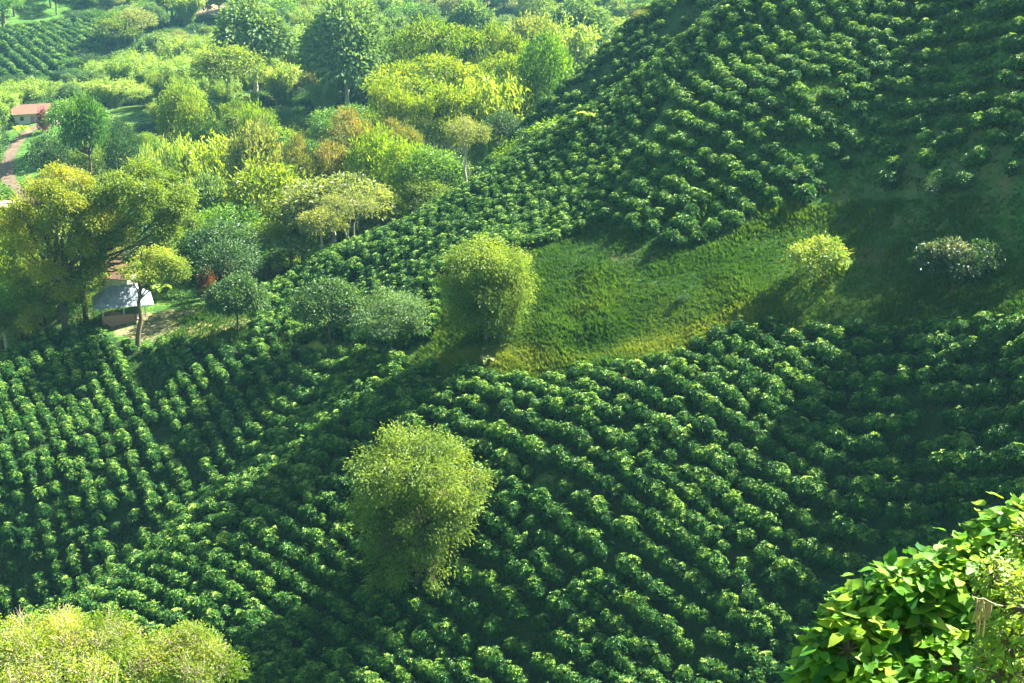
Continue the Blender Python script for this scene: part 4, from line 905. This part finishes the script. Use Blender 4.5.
MB().box((-3.1, -2.35, .123), (1.4, -2.2, 1.0)).box((-3.1, -2.2, .123), (-2.95, 2.3, 1.0)).obj('half_wall', M['terracotta'], e)
for x, y in ((-3, -2.25), (3, -2.25), (3, 2.25), (-3, 2.25), (0, -2.25)): MB().box((x-.07, y-.07, .124 if (x > 1.5) else 1.003), (x+.07, y+.07, 2.75)).obj('post', M['wood'], e)
MB().box((1.6, -2.3, .7), (2.9, -2.22, .8)).box((1.6, -2.3, .4), (2.9, -2.22, .47)).obj('railing', M['wood'], e)
p2 = hit(112, 296, 180); 
p2 = np.array([at(112, 272, 212)[0], 212., g1(at(112, 272, 212)[0], 212)])
e = root('farmhouse', 'farmhouse with brown clay tile roof half hidden behind the pavilion', 'house', (p2[0], p2[1], p2[2]), R(-12))
hh = max(4.2, at(112, 260, 212)[2]-p2[2]); print('farmhouse ridge', hh)
we = hh-1.7
wl = MB().box((-4, -3, -1), (4, 3, we)); wl.poly([(-4, -3, we), (-4, 3, we), (-4, 0, hh-.15)]); wl.poly([(4, 3, we), (4, -3, we), (4, 0, hh-.15)]); wl.obj('wall', M['plaster'], e)
roof_sheets(MB(), -4.5, 4.5, -3.7, 3.7, we-.25, hh, 0).obj('roof', M['clay'], e, .08)
w_ = MB().box((-1, -3.06, 1), (.2, -3.004, 2)).obj('window', M['darkopening'], e)
MB().box((-1.1, -3.09, .92), (.3, -3.004, .997)).obj('sill', M['wood'], w_)
MB().box((1.6, -3.06, 0), (2.5, -3.004, 2.05)).obj('door', M['wood'], e)
# far white house
p3 = hit(32, 122, 330); print('far house', p3)
e = root('far_house', 'white far house with rusty roof at the top of the dirt track', 'house', (p3[0], p3[1], p3[2]), R(24))
MB().box((-5, -3, -1), (5, 3, 3)).obj('wall', M['plaster'], e); roof_sheets(MB(), -5.7, 5.7, -4, 4, 2.9, 5.2, .0).obj('roof', M['clay'], e, .08)
for x in (-3, 2.6): MB().box((x-.5, -3.06, 1), (x+.5, -3.004, 2.1)).obj('window', M['darkopening'], e)
MB().box((-.6, -3.06, 0), (.4, -3.004, 2.1)).obj('door', M['terracotta'], e)
p4 = hit(2, 222, 250, 420); q4 = at(2, 204, 300); g4 = g1(q4[0], 300)
e = root('roadside_shed', 'shed with pale flat roof cut by the left edge below the track', 'shed', (q4[0]-2, 300, g4), R(5)); hs = q4[2]-g4; print('shed h', hs)
MB().box((-4, -2.5, -1), (4, 2.5, hs-.2)).obj('wall', M['terracotta'], e); MB().box((-4.6, -3.1, hs-.197), (4.6, 3.1, hs)).obj('roof', M['plaster'], e)
# dirt track draped on the slope
tp = np.array([q[:2] for q in TRACK]); s = np.concatenate([[0], np.cumsum(np.linalg.norm(np.diff(tp, axis=0), axis=1))]); t = np.arange(0, s[-1], 1.5)
cx, cy = np.interp(t, s, tp[:, 0]), np.interp(t, s, tp[:, 1])
for _ in range(12): cx[1:-1] = (cx[:-2]+2*cx[1:-1]+cx[2:])/4; cy[1:-1] = (cy[:-2]+2*cy[1:-1]+cy[2:])/4
nn = unit(np.stack([-np.gradient(cy), np.gradient(cx)], 1)); off = np.linspace(-1.7, 1.7, 7)
vx = cx[:, None]+nn[:, :1]*off; vy = cy[:, None]+nn[:, 1:]*off; vz = ground(vx.ravel(), vy.ravel())+.12
nr = len(cx); k = (np.arange(nr-1)[:, None]*7+np.arange(6)[None]).ravel()
M['track'] = noise_mat('pale_dirt', (.075,.055,.035), (.14,.105,.07), .6, .95, .3)
tag(link('dirt_track', make_mesh('dirt_track', np.stack([vx.ravel(), vy.ravel(), vz], 1), [np.stack([k, k+1, k+8, k+7], 1)], M['track'], smooth=True)), 'pale dirt track curving up to the far white house', 'track', kind='structure')

# ------------------------------------------------------------------ haze
HZ = (-340, 340, -30, 760, -40, 260)
HAZE = .00008
hb = MB().box((-430, -70, GZ.min()-1), (410, 1050, 173)).obj('haze', bpy.data.materials.new('haze'))
if HAZE < 0: bpy.data.objects.remove(hb); hb = None
else: tag(hb, 'thin pale valley haze', 'haze', kind='stuff')
hm = bpy.data.materials['haze']; hm.use_nodes = True; nt = hm.node_tree; nt.nodes.clear(); o_ = nt.nodes.new('ShaderNodeOutputMaterial'); pv = nt.nodes.new('ShaderNodeVolumePrincipled')
pv.inputs['Density'].default_value = HAZE; pv.inputs['Color'].default_value = (.32, .80, 1.0, 1); pv.inputs['Anisotropy'].default_value = .2; nt.links.new(pv.outputs[0], o_.inputs['Volume'])

# ------------------------------------------------------------------ light
SUN_EL, SUN_AZ = 43.5, 63           # azimuth measured from +Y (view direction) towards +X
w = bpy.data.worlds.new('World'); scene.world = w; w.use_nodes = True; nt = w.node_tree; bg = nt.nodes['Background']
sk = nt.nodes.new('ShaderNodeTexSky'); sk.sky_type = 'NISHITA'; sk.sun_disc = False; sk.sun_elevation = R(SUN_EL); sk.sun_rotation = R(SUN_AZ)
nt.links.new(sk.outputs[0], bg.inputs[0]); bg.inputs[1].default_value = .05
sl = bpy.data.lights.new('sun', 'SUN'); sl.energy = 5; sl.angle = R(.5); sl.color = (1, .93, .80)
so = bpy.data.objects.new('sun', sl); COL.objects.link(so)
dv = Vector((math.sin(R(SUN_AZ))*math.cos(R(SUN_EL)), math.cos(R(SUN_AZ))*math.cos(R(SUN_EL)), math.sin(R(SUN_EL))))
so.rotation_euler = dv.to_track_quat('Z', 'Y').to_euler(); so.location = (150, 150, 300)
vs = scene.view_settings; vs.view_transform = 'Standard'; vs.look = 'None'; vs.exposure = 2.8; vs.gamma = 1; vs.use_curve_mapping = False
cy_ = scene.cycles; cy_.max_bounces = 6; cy_.diffuse_bounces = 3; cy_.glossy_bounces = 1; cy_.transmission_bounces = 4; cy_.transparent_max_bounces = 4; cy_.volume_bounces = 0
cy_.use_denoising = True; cy_.volume_step_rate = 1
